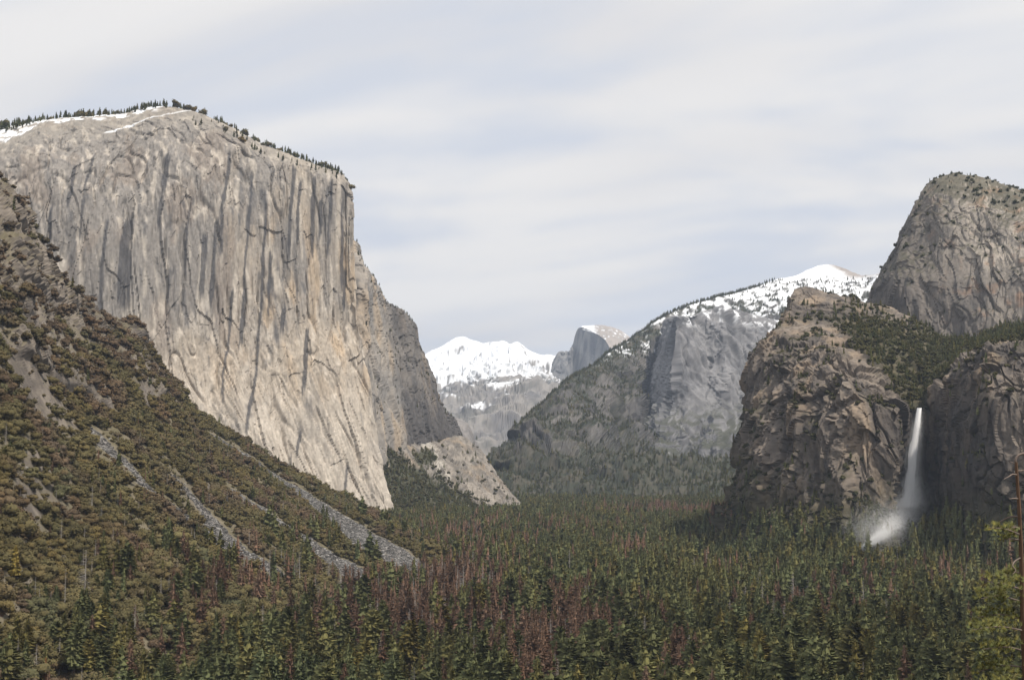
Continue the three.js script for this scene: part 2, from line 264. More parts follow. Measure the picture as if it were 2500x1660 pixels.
// the darker wall behind its prow
const wallTop = [[790, 540, 3720], [850, 600, 3680], [863, 640, 3640], [896, 682, 3720], [929, 731, 3800], [978, 767, 3920], [1006, 800, 3990], [1028, 857, 4060], [1050, 923, 4130], [1072, 989, 4190], [1099, 1022, 4270], [1118, 1066, 4330]];
const WALL = patch([
  [[800, 1180, 3470], [850, 1175, 3480], [900, 1160, 3490], [925, 1150, 3530], [960, 1140, 3660], [1000, 1130, 3800], [1030, 1125, 3900], [1052, 1120, 3990], [1070, 1115, 4060], [1085, 1110, 4130], [1100, 1105, 4220], [1122, 1100, 4310]],
  [[800, 1000, 3530], [850, 1000, 3530], [890, 1000, 3540], [915, 1000, 3580], [955, 1000, 3700], [995, 1000, 3830], [1022, 1005, 3930], [1045, 1015, 4010], [1065, 1030, 4080], [1084, 1045, 4150], [1102, 1055, 4240], [1120, 1078, 4320]],
  [[795, 780, 3600], [850, 790, 3580], [872, 800, 3580], [903, 820, 3640], [940, 840, 3750], [985, 860, 3870], [1012, 890, 3960], [1034, 930, 4040], [1056, 970, 4110], [1076, 1010, 4170], [1100, 1036, 4255], [1119, 1071, 4325]],
  wallTop,
], {
  wrapR: [[150, -10], [700, -60]], back: [[250, -30], [900, -100], [1500, -9000]], step: 2.4, ny: 0.6,
  disp: (p) => granite(p, 0.9) * 0.9 + 12 * ridged(p.x / 50, p.y / 160, p.z / 50, 3) + 6 * cell(p.x / 40, p.y / 60, p.z / 40)[2],
  color(p, n, u) {
    const big = fbm(p.x / 110, p.y / 160, p.z / 110, 3), fine = fbm(p.x / 20, p.y / 40, p.z / 20, 4), grain = fbm(p.x / 6, p.y / 9, p.z / 6, 3);
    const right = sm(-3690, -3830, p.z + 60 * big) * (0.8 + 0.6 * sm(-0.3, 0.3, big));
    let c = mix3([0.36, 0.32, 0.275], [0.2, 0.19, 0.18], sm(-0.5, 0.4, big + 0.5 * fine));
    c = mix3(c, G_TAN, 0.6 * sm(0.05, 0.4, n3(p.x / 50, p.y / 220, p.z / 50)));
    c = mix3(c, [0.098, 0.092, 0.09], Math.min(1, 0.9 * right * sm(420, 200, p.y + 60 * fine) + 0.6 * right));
    c = mix3(c, G_DARK, 0.75 * streaks(p));
    const s = 1 + 0.35 * grain + 0.2 * fine; return c.map((x) => x * s);
  },
});
const VEG = [0.06, 0.062, 0.036], VEGB = [0.095, 0.082, 0.055];
const butVeg = (p) => { const f = fbm(p.x / 45, p.y / 45, p.z / 45, 4); return Math.max(sm(22, -14, p.y - 205 + (p.x + 385) * 0.62 + 70 * f), sm(40, 22, Math.hypot(p.x + 262, (p.y - 165) * 1.3) + 40 * f)); };
const BUTTRESS = patch([
  [[900, 1290, 3260], [960, 1290, 3290], [1050, 1290, 3350], [1120, 1288, 3400], [1180, 1287, 3450], [1230, 1284, 3530], [1275, 1280, 3620], [1300, 1275, 3700]],
  [[905, 1200, 3430], [950, 1205, 3470], [1010, 1205, 3580], [1080, 1205, 3700], [1140, 1210, 3760], [1195, 1220, 3780], [1250, 1240, 3800], [1290, 1262, 3800]],
  [[890, 1085, 3600], [930, 1090, 3640], [1000, 1086, 3800], [1060, 1082, 3960], [1116, 1066, 4080], [1160, 1092, 4120], [1220, 1173, 4080], [1286, 1256, 3900]],
], {
  wrapR: [[200, -20], [600, -60]], back: [[200, -10], [700, -60], [1100, -9000]], step: 2.4,
  disp: (p, n, u, v) => (crag(p, 0.6) * 0.62 + 7 * ridged((p.x - 0.5 * p.y) / 40, p.y / 200, p.z / 60, 3)) * mix(1, 0.5, sm(1.2, 2, v)),
  color(p, n) {
    const fine = fbm(p.x / 20, p.y / 30, p.z / 20, 4), grain = fbm(p.x / 6, p.y / 9, p.z / 6, 3), big = fbm(p.x / 70, p.y / 90, p.z / 70, 3);
    let c = mix3([0.28, 0.25, 0.216], [0.13, 0.12, 0.108], sm(-0.35, 0.35, big + 0.7 * fine + 0.35 * n3(p.x / 9 + p.y / 14, p.y / 90, 3)));
    c = mix3(c, [0.46, 0.43, 0.38], 0.8 * sm(14, 2, Math.abs(p.x + 245 - (187 - p.y) * 0.55 + 40 * fine + 20 * big)));
    c = mix3(c, G_TAN, 0.5 * sm(0.1, 0.4, big));
    c = mix3(c, VEG, 0.9 * butVeg(p));
    const s = 1 + 0.4 * grain; return c.map((x) => x * s);
  },
});

// ---------------------------------------------------------------- the brushy slope in front of it
const ridge = [[-420, 130, 1480], [-150, 330, 1640], [0, 470, 1750], [42, 532, 1790], [95, 628, 1860], [138, 690, 1910], [212, 764, 2000], [318, 818, 2130], [371, 881, 2200], [424, 935, 2250], [476, 998, 2300], [551, 1051, 2350], [635, 1105, 2390], [741, 1168, 2380], [847, 1222, 2310], [932, 1265, 2210], [1059, 1338, 2010], [1165, 1391, 1840], [1260, 1440, 1680]];
const foot = [[-420, 2080, 560], [0, 1880, 710], [200, 1800, 790], [400, 1735, 870], [600, 1660, 1000], [800, 1580, 1180], [1000, 1500, 1430], [1100, 1455, 1590], [1180, 1425, 1720], [1260, 1442, 1670]];
const sx = ridge.map((p) => p[0]);
const slopeMid = (t, dy, dd) => resample(foot, sx).map((f, i) => { const a = at(...f), b = at(...ridge[i]); a.lerp(b, t); const fade = Math.min(1, (1260 - sx[i]) / 500); a.y += dy * fade; return a; });
const toRow = (ws) => ws.map((w) => { const [px, py] = toPx(w.x, w.y, w.z); return [px, py, -w.z]; });
const slopeDisp = (p, n, u, v) => {
  const up = sm(230, 470, p.y + 60 * n3(p.x / 90, 0, p.z / 90));
  const along = p.x * 0.35 + p.z * 0.9;
  return 9 * n3(p.x / 130, p.y / 130, p.z / 130) + 5 * ridged(along / 120, p.y / 400, 3, 2) + up * (crag(p, 0.75) * 0.75 + 4) + 1.2 * fbm(p.x / 14, p.y / 14, p.z / 14, 2) + outcrop(p) * (8 + 6 * cell(p.x / 14, p.y / 30, p.z / 14)[2]);
};
const outcrop = (p) => sm(0.42, 0.6, n3(p.x / 95 + 5, p.y / 60, p.z / 95) + 0.25 * sm(120, 380, p.y)) * sm(60, 130, p.y) * 0.8;
let screeMask = () => 0;
const SLOPEROWS = [resample(foot, sx), toRow(slopeMid(0.33, -8)), toRow(slopeMid(0.68, -6)), ridge];
const slopeOpts = (color) => ({ back: [[60, -25], [300, -140], [700, -9000]], step: 3.0, coarse: 30, disp: slopeDisp, color });
const slopeProbe = patch(SLOPEROWS, { ...slopeOpts(() => [0, 0, 0]), step: 7 }); patches.pop();
{
  const strips = [
    [[[524, 1067, 3], [580, 1105, 7], [631, 1134, 9], [719, 1192, 13], [784, 1237, 15], [842, 1276, 16], [900, 1340, 10], [979, 1396, 7]]],
    [[[842, 1274, 8], [910, 1310, 12], [979, 1362, 13], [1069, 1433, 12]]],
    [[[574, 1201, 3], [631, 1240, 7], [689, 1282, 8], [751, 1322, 9], [825, 1375, 13], [868, 1417, 15], [925, 1436, 13]]],
    [[[230, 1056, 5], [260, 1094, 7], [318, 1144, 5], [344, 1182, 3], [394, 1217, 6], [432, 1247, 8], [476, 1285, 10], [561, 1337, 17], [630, 1378, 17]]],
    [[[417, 1159, 4], [446, 1192, 4], [478, 1224, 5], [512, 1266, 7], [560, 1325, 9]]],
  ].map((s) => s[0].map(([px, py, w]) => { const q = onPatch(slopeProbe, px, py); return [q.x, q.z, w, q.y]; }));
  screeMask = (x, z, grow = 0) => {
    let m = 0; const wob = 6 * n3(x / 22, 0, z / 22) + 4 * n3(x / 7, 0, z / 7);
    for (const s of strips) for (let i = 0; i < s.length - 1; i++) {
      const a = s[i], b = s[i + 1], dx = b[0] - a[0], dz = b[1] - a[1], t = Math.min(1, Math.max(0, ((x - a[0]) * dx + (z - a[1]) * dz) / (dx * dx + dz * dz)));
      const d = Math.hypot(x - a[0] - t * dx, z - a[1] - t * dz) + wob, w = mix(a[2], b[2], t) * 1.95 + grow; m = Math.max(m, sm(w + 3, w - 2, d));
    }
    return m;
  };
}
const SLOPE = patch(SLOPEROWS, slopeOpts((p, n) => {
  const fine = fbm(p.x / 16, p.y / 16, p.z / 16, 4), grain = fbm(p.x / 4, p.y / 4, p.z / 4, 3), big = n3(p.x / 120, p.y / 120, p.z / 120);
  let c = mix3([0.115, 0.10, 0.06], [0.17, 0.145, 0.105], sm(-0.3, 0.4, fine));
  const rock = mix3([0.21, 0.18, 0.15], [0.11, 0.095, 0.082], sm(-0.3, 0.4, fine + 0.5 * big));
  const bare = Math.max(sm(250, 470, p.y + 90 * fine) * 0.9 * sm(0.86, 0.55, n.y), sm(0.66, 0.42, n.y), outcrop(p) * sm(0.9, 0.6, n.y));
  c = mix3(c, rock, bare);
  c = mix3(c, mix3([0.2, 0.185, 0.172], [0.085, 0.078, 0.074], sm(-0.25, 0.35, fine + 0.5 * big)), screeMask(p.x, p.z));
  const s = 1 + 0.5 * grain; return c.map((x) => x * s);
}));

// ---------------------------------------------------------------- the crags round the waterfall
const CR = [
  [[1752, 1352, 2240], [1795, 1372, 2040], [1880, 1402, 1840], [1990, 1418, 1750], [2090, 1424, 1720], [2160, 1424, 1720], [2222, 1424, 1725], [2258, 1424, 1725], [2300, 1424, 1715], [2370, 1434, 1680], [2500, 1446, 1625], [2760, 1460, 1560]],
  [[1785, 1290, 2260], [1818, 1300, 2120], [1895, 1312, 1990], [2000, 1316, 1920], [2095, 1310, 1875], [2165, 1280, 1875], [2222, 1246, 1985], [2262, 1240, 2010], [2325, 1240, 1930], [2390, 1225, 1800], [2500, 1225, 1715], [2760, 1220, 1620]],
  [[1808, 1154, 2270], [1844, 1150, 2150], [1925, 1150, 2040], [2030, 1150, 1955], [2120, 1150, 1900], [2185, 1145, 1900], [2222, 1135, 2005], [2264, 1130, 2025], [2318, 1125, 1935], [2382, 1120, 1810], [2500, 1120, 1735], [2760, 1110, 1640]],
  [[1830, 1016, 2290], [1862, 1005, 2190], [1940, 990, 2080], [2040, 985, 1985], [2130, 985, 1935], [2200, 992, 1930], [2231, 1000, 2010], [2262, 1000, 2022], [2312, 988, 1960], [2362, 975, 1850], [2420, 965, 1780], [2500, 955, 1750], [2760, 930, 1650]],
  [[1833, 900, 2310], [1865, 872, 2240], [1950, 852, 2190], [2040, 880, 2090], [2120, 932, 1995], [2195, 970, 1985], [2232, 990, 2020], [2258, 990, 2030], [2292, 955, 1990], [2360, 905, 1890], [2430, 872, 1840], [2500, 855, 1810], [2760, 800, 1710]],
  [[1876, 848, 2420], [1925, 775, 2340], [2000, 775, 2340], [2090, 805, 2270], [2175, 850, 2210], [2225, 900, 2190], [2250, 915, 2190], [2275, 905, 2200], [2320, 885, 2190], [2400, 850, 2130], [2450, 835, 2090], [2500, 825, 2070], [2760, 760, 1950]],
  [[1895, 836, 2520], [1943, 711, 2480], [1962, 703, 2480], [2033, 717, 2500], [2107, 733, 2530], [2160, 752, 2550], [2200, 776, 2560], [2234, 797, 2570], [2297, 838, 2600], [2360, 842, 2640], [2430, 810, 2660], [2500, 800, 2660], [2760, 730, 2550]],
];
CR[0].push([2900, 1470, 1540]); CR[1].push([2900, 1220, 1590]); CR[2].push([2900, 1110, 1600]);
const cragVeg = (x, y, z, ny) => {
  const f = fbm(x / 55, y / 55, z / 55, 3);
  const shelf = sm(-2010, -2050, z + 30 * f) * sm(560, 610, x + 50 * f) * sm(450, 400, y + 40 * f) * 0.95;      // the green bowl above the fall
  const ledge = sm(0.5, 0.72, ny + 0.35 * f);
  const low = sm(150, 70, y + 50 * f) * 0.9;
  const apron = sm(-0.12, 0.12, f + 0.05) * sm(270, 150, y) * sm(460, 380, x) * 0.9;
  return Math.min(1, Math.max(shelf, ledge * 0.75 * sm(-0.1, 0.25, f) * mix(1, 0.5, sm(230, 330, y)), low, apron));
};
const CRAG = patch(CR.map((r) => r.slice(0, 13).concat(r.length < 13 ? [[2900, 1000, 1600]] : [])), {
  wrapL: [[180, 30], [700, 60]], back: [[120, -30], [500, -160], [900, -9000]], step: 2.4, ny: 0.7,
  disp(p, n, u, v) { const k = sm(0.2, 1.2, v), fall = Math.exp(-(((p.x - 640) / 26) ** 2)) * sm(5, 4, v); return k * (crag(p, 0.85) * mix(1, 0.45, sm(4, 5, v)) * (1 - 0.8 * fall) + 16 * n3(p.x / 140, p.y / 300, p.z / 140)) + (1 - k) * 6 * n3(p.x / 60, 0, p.z / 60); },
  color(p, n, u, v) {
    const big = fbm(p.x / 80, p.y / 130, p.z / 80, 3), fine = fbm(p.x / 16, p.y / 30, p.z / 16, 4), grain = fbm(p.x / 4, p.y / 6, p.z / 4, 3);
    let c = mix3([0.205, 0.172, 0.142], [0.088, 0.077, 0.07], sm(-0.35, 0.4, big + 0.7 * fine));
    c = mix3(c, [0.36, 0.27, 0.185], 0.4 * sm(0.1, 0.45, n3(p.x / 35, p.y / 150, p.z / 35 + 4)));
    c = mix3(c, [0.055, 0.052, 0.052], 0.7 * streaks(p, 0.7));
    c = mix3(c, [0.05, 0.047, 0.046], 0.8 * Math.exp(-(((p.x - 635) / 42) ** 2)) * sm(270, 240, p.y));        // wet rock
    c = mix3(c, mix3([0.05, 0.052, 0.028], [0.1, 0.085, 0.05], sm(-0.3, 0.4, fine)), cragVeg(p.x, p.y, p.z, n.y) * 0.85);
    const s = 1 + 0.45 * grain + 0.2 * fine; return c.map((x) => x * s);
  },
});
const DOMEPEAK = patch([
  [[2110, 850, 3200], [2200, 870, 3040], [2300, 880, 2960], [2400, 885, 2900], [2500, 885, 2860], [2800, 880, 2750]],
  [[2136, 732, 3200], [2186, 720, 3060], [2300, 720, 2985], [2400, 720, 2935], [2500, 720, 2890], [2800, 740, 2790]],
  [[2192, 607, 3240], [2225, 600, 3110], [2310, 600, 3020], [2400, 600, 2975], [2500, 610, 2930], [2800, 680, 2840]],
  [[2243, 500, 3260], [2262, 500, 3140], [2320, 495, 3070], [2400, 505, 3035], [2500, 525, 3000], [2800, 630, 2920]],
  [[2252, 468, 3290], [2282, 446, 3260], [2330, 428, 3260], [2395, 439, 3260], [2500, 478, 3240], [2800, 610, 3140]],
], {
  wrapL: [[200, 30], [700, 80]], back: [[250, -30], [800, -200], [1300, -9000]], step: 2.5, ny: 0.7,
  disp: (p, n, u, v) => (crag(p, 1.2) * 0.4 + granite(p, 1.2) * 0.4) * mix(1, 0.6, sm(3, 4, v)),
  color(p, n) {
    const big = fbm(p.x / 90, p.y / 120, p.z / 90, 3), fine = fbm(p.x / 18, p.y / 36, p.z / 18, 4), grain = fbm(p.x / 5, p.y / 8, p.z / 5, 3);
    const right = sm(950, 1180, p.x);
    let c = mix3([0.19, 0.168, 0.147], [0.105, 0.096, 0.09], sm(-0.3, 0.4, big + 0.6 * fine));
    c = mix3(c, [0.36, 0.32, 0.275], 0.85 * right * sm(-0.3, 0.2, big + 0.4 * fine) * sm(560, 640, p.y + 40 * fine) + 0.3 * right);
    c = mix3(c, [0.34, 0.2, 0.12], 0.55 * sm(0.25, 0.5, fbm(p.x / 40, p.y / 45, p.z / 40 + 6, 3) + 0.15) * right);
    c = mix3(c, [0.07, 0.068, 0.066], 0.6 * streaks(p));
    c = mix3(c, [0.06, 0.058, 0.036], 0.75 * sm(0.45, 0.75, n.y + 0.3 * fine));
    const s = 1 + 0.4 * grain; return c.map((x) => x * s);
  },
});

// ---------------------------------------------------------------- the far mountains
const farSky = [[1180, 1140, 5000], [1191, 1121, 5150], [1226, 1097, 5400], [1260, 1063, 5600], [1275, 1032, 5700], [1329, 986, 6000], [1363, 948, 6200], [1402, 921, 6450], [1448, 896, 6700], [1497, 857, 6950], [1543, 830, 7150], [1597, 788, 7300], [1643, 763, 7400], [1727, 733, 7600], [1784, 717, 7700], [1847, 703, 7850], [1896, 686, 8000], [1945, 676, 8200], [1977, 660, 8400], [2001, 650, 8500], [2026, 647, 8500], [2054, 654, 8450], [2096, 674, 8200], [2128, 674, 7900], [2173, 668, 7700], [2300, 700, 7500]];
const fx = farSky.map((p) => p[0]);
const fr = (l) => resample(l, fx);
const MIDVEG = (x, y, z, ny) => { const f = fbm(x / 150, y / 150, z / 150, 4); return Math.max(sm(260, 130, y + 150 * f), sm(0.48, 0.7, ny + 0.5 * f) * sm(1250, 1050, y), sm(0.06, 0.3, f) * sm(800, 500, y) * 0.8); };
const MIDSNOW = (x, y, z, ny) => sm(640, 780, y + 130 * fbm(x / 110, y / 110, z / 110, 4)) * sm(0.36, 0.5, ny + 0.15 * n3(x / 40, y / 40, z / 40)) * sm(0.0, 0.16, fbm(x / 55 + 7, y / 75, z / 55, 4) - 0.05 + 0.25 * sm(900, 1150, y));
const MIDDLE = patch([
  fr([[1180, 1236, 4420], [1500, 1240, 4350], [1780, 1242, 4280], [2300, 1250, 4150]]),
  fr([[1180, 1200, 4700], [1230, 1190, 4750], [1330, 1185, 4800], [1450, 1190, 4800], [1600, 1190, 4800], [1780, 1190, 4800], [2300, 1190, 4700]]),
  fr([[1182, 1160, 4900], [1230, 1130, 5050], [1330, 1080, 5250], [1430, 1070, 5400], [1540, 1080, 5750], [1650, 1110, 6150], [1780, 1100, 6250], [2300, 1080, 5700]]),
  fr([[1184, 1150, 4950], [1230, 1105, 5330], [1330, 1020, 5650], [1430, 980, 5900], [1540, 960, 6450], [1600, 960, 6950], [1780, 930, 7100], [2300, 900, 6900]]),
  fr([[1187, 1142, 4980], [1230, 1098, 5390], [1330, 992, 5900], [1430, 928, 6380], [1540, 850, 7000], [1650, 800, 7330], [1780, 770, 7480], [1900, 740, 7500], [2100, 720, 7500], [2300, 740, 7300]]),
  farSky,
], {
  wrapL: [[120, 12], [600, 60]], back: [[400, -60], [1400, -300], [2500, -9000]], step: 2.5, coarse: 60,
  disp(p, n, u, v) { const s = sm(0, 1.2, v) * mix(1, 0.1, sm(2.9, 4.4, v)); const c = cell(p.x / 90, p.y / 190, p.z / 90), e = ridged((p.x + 0.35 * p.y + 30 * n3(p.x / 90, p.y / 90, p.z / 90)) / 210, p.y / 520, p.z / 210, 5); const saw = (((p.y + 70 * n3(p.x / 260, 3, p.z / 260) + 0.12 * p.x) / 165) % 1 + 1) % 1, step = (saw < 0.82 ? saw / 0.82 : (1 - saw) / 0.18) - 0.5; return s * (95 * step * sm(-0.35, 0.15, n3(p.x / 200, p.y / 300, p.z / 200)) + 75 * ridged(p.x / 480, p.y / 800, p.z / 480, 2) + 85 * e + (c[2] - 0.5) * 26 + 22 * c[4] * (c[2] - 0.3) + 30 * c[3] * (((c[2] * 13) % 1) - 0.5) + 10 * fbm(p.x / 24, p.y / 40, p.z / 24, 3) - 52) + 4 * fbm(p.x / 30, p.y / 30, p.z / 30, 2); },
  color(p, n) {
    const big = fbm(p.x / 200, p.y / 260, p.z / 200, 3), fine = fbm(p.x / 40, p.y / 60, p.z / 40, 4), grain = fbm(p.x / 12, p.y / 16, p.z / 12, 3);
    let c = mix3([0.175, 0.163, 0.152], [0.09, 0.087, 0.086], sm(-0.3, 0.4, big + 0.6 * fine));
    c = mix3(c, mix3([0.045, 0.05, 0.035], [0.095, 0.085, 0.065], sm(-0.2, 0.4, fine)), MIDVEG(p.x, p.y, p.z, n.y));
    c = mix3(c, SNOW, MIDSNOW(p.x, p.y, p.z, n.y));
    if (p.y > 1250) c = mix3(c, mix3(SNOW, [0.3, 0.27, 0.25], sm(2080, 2160, p.x + 40 * fine)), sm(1250, 1320, p.y + 25 * fine));
    const s = 1 + 0.4 * grain; return c.map((x) => x * s);
  },
});
const TOWER = patch([
  [[1500, 1150, 5950], [1580, 1165, 5500], [1640, 1165, 5480], [1700, 1165, 5540], [1750, 1160, 5500], [1790, 1160, 5560], [1840, 1160, 5520], [1920, 1140, 5600]],
  [[1536, 1062, 6350], [1600, 1110, 5760], [1655, 1118, 5740], [1705, 1100, 5840], [1752, 1085, 5790], [1792, 1080, 5860], [1842, 1080, 5850], [1920, 1080, 5950]],
  [[1578, 1006, 6620], [1636, 1005, 6010], [1676, 1000, 6030], [1722, 990, 6130], [1762, 985, 6090], [1798, 985, 6170], [1845, 985, 6200], [1920, 985, 6300]],
  [[1602, 895, 6780], [1656, 915, 6200], [1690, 915, 6220], [1728, 905, 6320], [1770, 905, 6290], [1803, 905, 6390], [1848, 905, 6420], [1920, 910, 6500]],
  [[1630, 800, 6900], [1654, 805, 6330], [1684, 810, 6360], [1722, 805, 6480], [1768, 805, 6470], [1806, 815, 6570], [1850, 825, 6620], [1920, 850, 6700]],
  [[1642, 776, 6930], [1654, 772, 6400], [1682, 772, 6430], [1718, 762, 6600], [1764, 750, 6650], [1808, 765, 6760], [1855, 775, 6850], [1920, 790, 6900]],
], {
  wrapL: [[250, 20]], wrapR: [[500, 0]], back: [[250, 10], [700, -100], [1200, -9000]], step: 2.4, coarse: 60, ny: 0.6, linearU: true,
  disp: (p, n, u, v) => (granite(p, 1.7) * 0.8 + 75 * (ridged(p.x / 175, p.y / 2600, p.z / 175, 3) - 0.3)) * sm(0, 0.8, v) * mix(1, 0.4, sm(4.4, 5, v)),
  color(p, n, u, v) {
    const big = fbm(p.x / 150, p.y / 260, p.z / 150, 3), fine = fbm(p.x / 35, p.y / 70, p.z / 35, 4), grain = fbm(p.x / 11, p.y / 16, p.z / 11, 3);
    let c = mix3([0.225, 0.22, 0.222], [0.1, 0.1, 0.105], sm(-0.3, 0.45, big + 0.6 * fine));
    c = mix3(c, [0.1, 0.098, 0.1], 0.55 * streaks(p, 2));
    c = mix3(c, [0.06, 0.062, 0.042], 0.85 * sm(0.55, 0.75, n.y + 0.2 * fine) * sm(500, 300, p.y));
    c = mix3(c, SNOW, MIDSNOW(p.x, p.y, p.z, n.y + 0.08) * sm(4.0, 4.7, v));
    const s = 1 + 0.35 * grain; return c.map((x) => x * s);
  },
});
const HDFACE = patch([
  [[1335, 985, 13300], [1360, 985, 13300], [1390, 985, 13350], [1398, 985, 13600], [1430, 985, 13450], [1470, 985, 13300], [1500, 985, 13150], [1525, 985, 13050]],
  [[1348, 922, 13500], [1365, 900, 13480], [1388, 890, 13500], [1396, 890, 13750], [1425, 890, 13600], [1462, 890, 13430], [1495, 890, 13280], [1515, 910, 13200]],
  [[1356, 885, 13600], [1369, 861, 13600], [1392, 856, 13620], [1399, 842, 13850], [1416, 800, 13780], [1452, 812, 13580], [1476, 828, 13430], [1494, 858, 13330]],
], {
  wrapL: [[300, 0]], back: [[30, 0]], step: 2.2, coarse: 60, linearV: true,
  disp: (p, n, u) => 14 * n3(p.x / 60, p.y / 500, p.z / 60) + (u < 2.6 ? granite(p, 2.2) : granite(p, 1.2) * 0.4),
  color(p) { const f = fbm(p.x / 50, p.y / 300, p.z / 50, 4); const c = mix3([0.22, 0.215, 0.21], [0.12, 0.12, 0.125], sm(-0.3, 0.3, f)); return c; },
});
const HDOME = patch([
  [[1418, 803, 13760], [1452, 813, 13560], [1476, 829, 13410], [1494, 860, 13300], [1515, 930, 13150], [1530, 985, 13050]],
  [[1419, 799, 13790], [1460, 803, 13640], [1490, 814, 13510], [1513, 838, 13450], [1535, 900, 13300], [1555, 985, 13200]],
  [[1422, 796, 13850], [1467, 794, 13830], [1498, 800, 13780], [1526, 813, 13750], [1556, 850, 13700], [1590, 960, 13600]],
], {
  wrapR: [[300, 60]], back: [[250, -60], [600, -300], [900, -9000]], step: 2.2, coarse: 60,
  disp: (p) => 6 * fbm(p.x / 60, p.y / 60, p.z / 60, 3),
  color(p, n) { const f = fbm(p.x / 50, p.y / 50, p.z / 50, 4); let c = mix3([0.36, 0.32, 0.29], [0.27, 0.245, 0.225], sm(-0.3, 0.3, f)); const q = toPx(p.x, p.y, p.z); return mix3(c, SNOW, Math.max(sm(930, 880, p.x + 60 * f), sm(0.25, 0.4, f + 0.1))); },
});
const crSky = [[960, 905, 16800], [1038, 868, 16800], [1077, 848, 16800], [1112, 831, 16800], [1130, 828, 16800], [1149, 834, 16700], [1207, 846, 16300], [1230, 842, 16200], [1245, 848, 16100], [1260, 842, 15900], [1283, 857, 15600], [1306, 866, 15400], [1360, 873, 15200], [1450, 890, 15000]];
const rx = crSky.map((p) => p[0]);
const rr = (l) => resample(l, rx);
const REST = patch([
  rr([[960, 1190, 7500], [1200, 1190, 7500], [1450, 1190, 7500]]),
  rr([[960, 1120, 8000], [1130, 1120, 8200], [1190, 1120, 8200], [1300, 1080, 8600], [1450, 1060, 9000]]),
  rr([[960, 1040, 9500], [1130, 1030, 9500], [1220, 1020, 9400], [1300, 980, 9800], [1450, 980, 10000]]),
  rr([[960, 985, 11500], [1130, 970, 11500], [1220, 945, 11000], [1300, 950, 11000], [1450, 1000, 11500]]),
  rr([[960, 950, 14000], [1130, 920, 14200], [1220, 905, 13800], [1300, 925, 13300], [1360, 955, 13000], [1450, 975, 13000]]),
  crSky,
], {
  back: [[800, -200], [2500, -9000]], step: 2.4, coarse: 120,
  disp(p, n, u, v) { const s = mix(1, 0.2, sm(4.3, 5, v)); return s * (230 * (ridged((p.x - 0.6 * p.y) / 900 + 0.3, p.y / 1600, p.z / 900, 3) - 0.25) + 70 * (ridged((p.x - 0.5 * p.y) / 330, p.y / 500, p.z / 330, 3) - 0.3) + granite(p, 3) * 0.5) + 14 * fbm(p.x / 70, p.y / 70, p.z / 70, 3); },
  color(p, n) {
    const big = fbm(p.x / 300, p.y / 400, p.z / 300, 3), fine = fbm(p.x / 60, p.y / 80, p.z / 60, 4), grain = fbm(p.x / 18, p.y / 22, p.z / 18, 3);
    let c = mix3([0.25, 0.235, 0.22], [0.15, 0.147, 0.15], sm(-0.3, 0.4, big + 0.6 * fine));
    const snow = sm(0.5, 0.62, n.y + 0.16 * sm(900, 1400, p.y) - 0.42 * sm(1050, 650, p.y) + 0.2 * fine + 0.4 * big - 0.06 + 0.3 * n3((p.x - 1.1 * p.y) / 260, p.y / 90, p.z / 700) - 0.05);
    const wood = sm(0.06, 0.3, fbm(p.x / 130, p.y / 130, p.z / 130 + 3, 4) - 0.3 * sm(1150, 1350, p.y)) * sm(0.35, 0.6, n.y) * 0.8;
    c = mix3(c, SNOW, snow); c = mix3(c, [0.07, 0.075, 0.07], wood * 0.7);
    const s = 1 + 0.2 * grain; return c.map((x) => x * s);
  },
});
const KNOB = patch([
  [[1095, 1130, 6400], [1120, 1130, 6200], [1150, 1130, 6200], [1168, 1130, 6300]],
  [[1100, 1060, 6500], [1120, 1060, 6300], [1144, 1065, 6300], [1160, 1090, 6350]],
  [[1104, 1022, 6600], [1120, 1025, 6500], [1138, 1034, 6500], [1154, 1080, 6500]],
], { wrapR: [[300, 0]], back: [[200, -10], [500, -9000]], step: 2.4, coarse: 60, disp: (p) => granite(p, 1.2) * 0.5, color: (p) => mix3([0.26, 0.24, 0.225], [0.17, 0.16, 0.155], sm(-0.3, 0.3, fbm(p.x / 30, p.y / 80, p.z / 30, 4))) });

// ---------------------------------------------------------------- how high the ground stands, on a coarse map
const HM = 25, HX = 400, HZ = 400, height = new Float32Array(HX * HZ).fill(-1);
for (const P of patches) for (let k = 0; k < P.pos.length; k += 3) { const i = Math.floor(P.pos[k] / HM + HX / 2), j = Math.floor(-P.pos[k + 2] / HM); if (i >= 0 && j >= 0 && i < HX && j < HZ) height[j * HX + i] = Math.max(height[j * HX + i], P.pos[k + 1]); }
const raised = (x, z) => { const i = Math.floor(x / HM + HX / 2), j = Math.floor(-z / HM); return i >= 0 && j >= 0 && i < HX && j < HZ ? height[j * HX + i] : -1; };

// ---------------------------------------------------------------- structure into the scene
const struct = (name, P, label) => tag(mesh(name, P.geo, ROCK), label, 'mountain', null, 'structure');
struct('cliff', CLIFF, 'huge pale granite cliff with a sheer face and snow along its rim');
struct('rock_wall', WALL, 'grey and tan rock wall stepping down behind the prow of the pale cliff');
struct('rocky_hill', BUTTRESS, 'low pale rock buttress with green brush at the foot of the great cliff');
struct('hillside', SLOPE, 'brushy olive hillside with grey scree strips below the pale cliff');
struct('crag', CRAG, 'brown broken crag with the waterfall alcove on its side');
struct('rounded_peak', DOMEPEAK, 'tall rounded brown granite peak standing behind the waterfall crag');
struct('wooded_mountain', MIDDLE, 'dark wooded mountainside with snow patches beyond the valley forest');
struct('rock_tower', TOWER, 'grey sheer rock tower on the wooded snowy mountainside');
struct('snowy_mountain', REST, 'distant snow covered mountain between the cliff and the wooded mountainside');
struct('rock_knob', KNOB, 'small grey rock knob beside the foot of the cliff in front of snowy mountain');
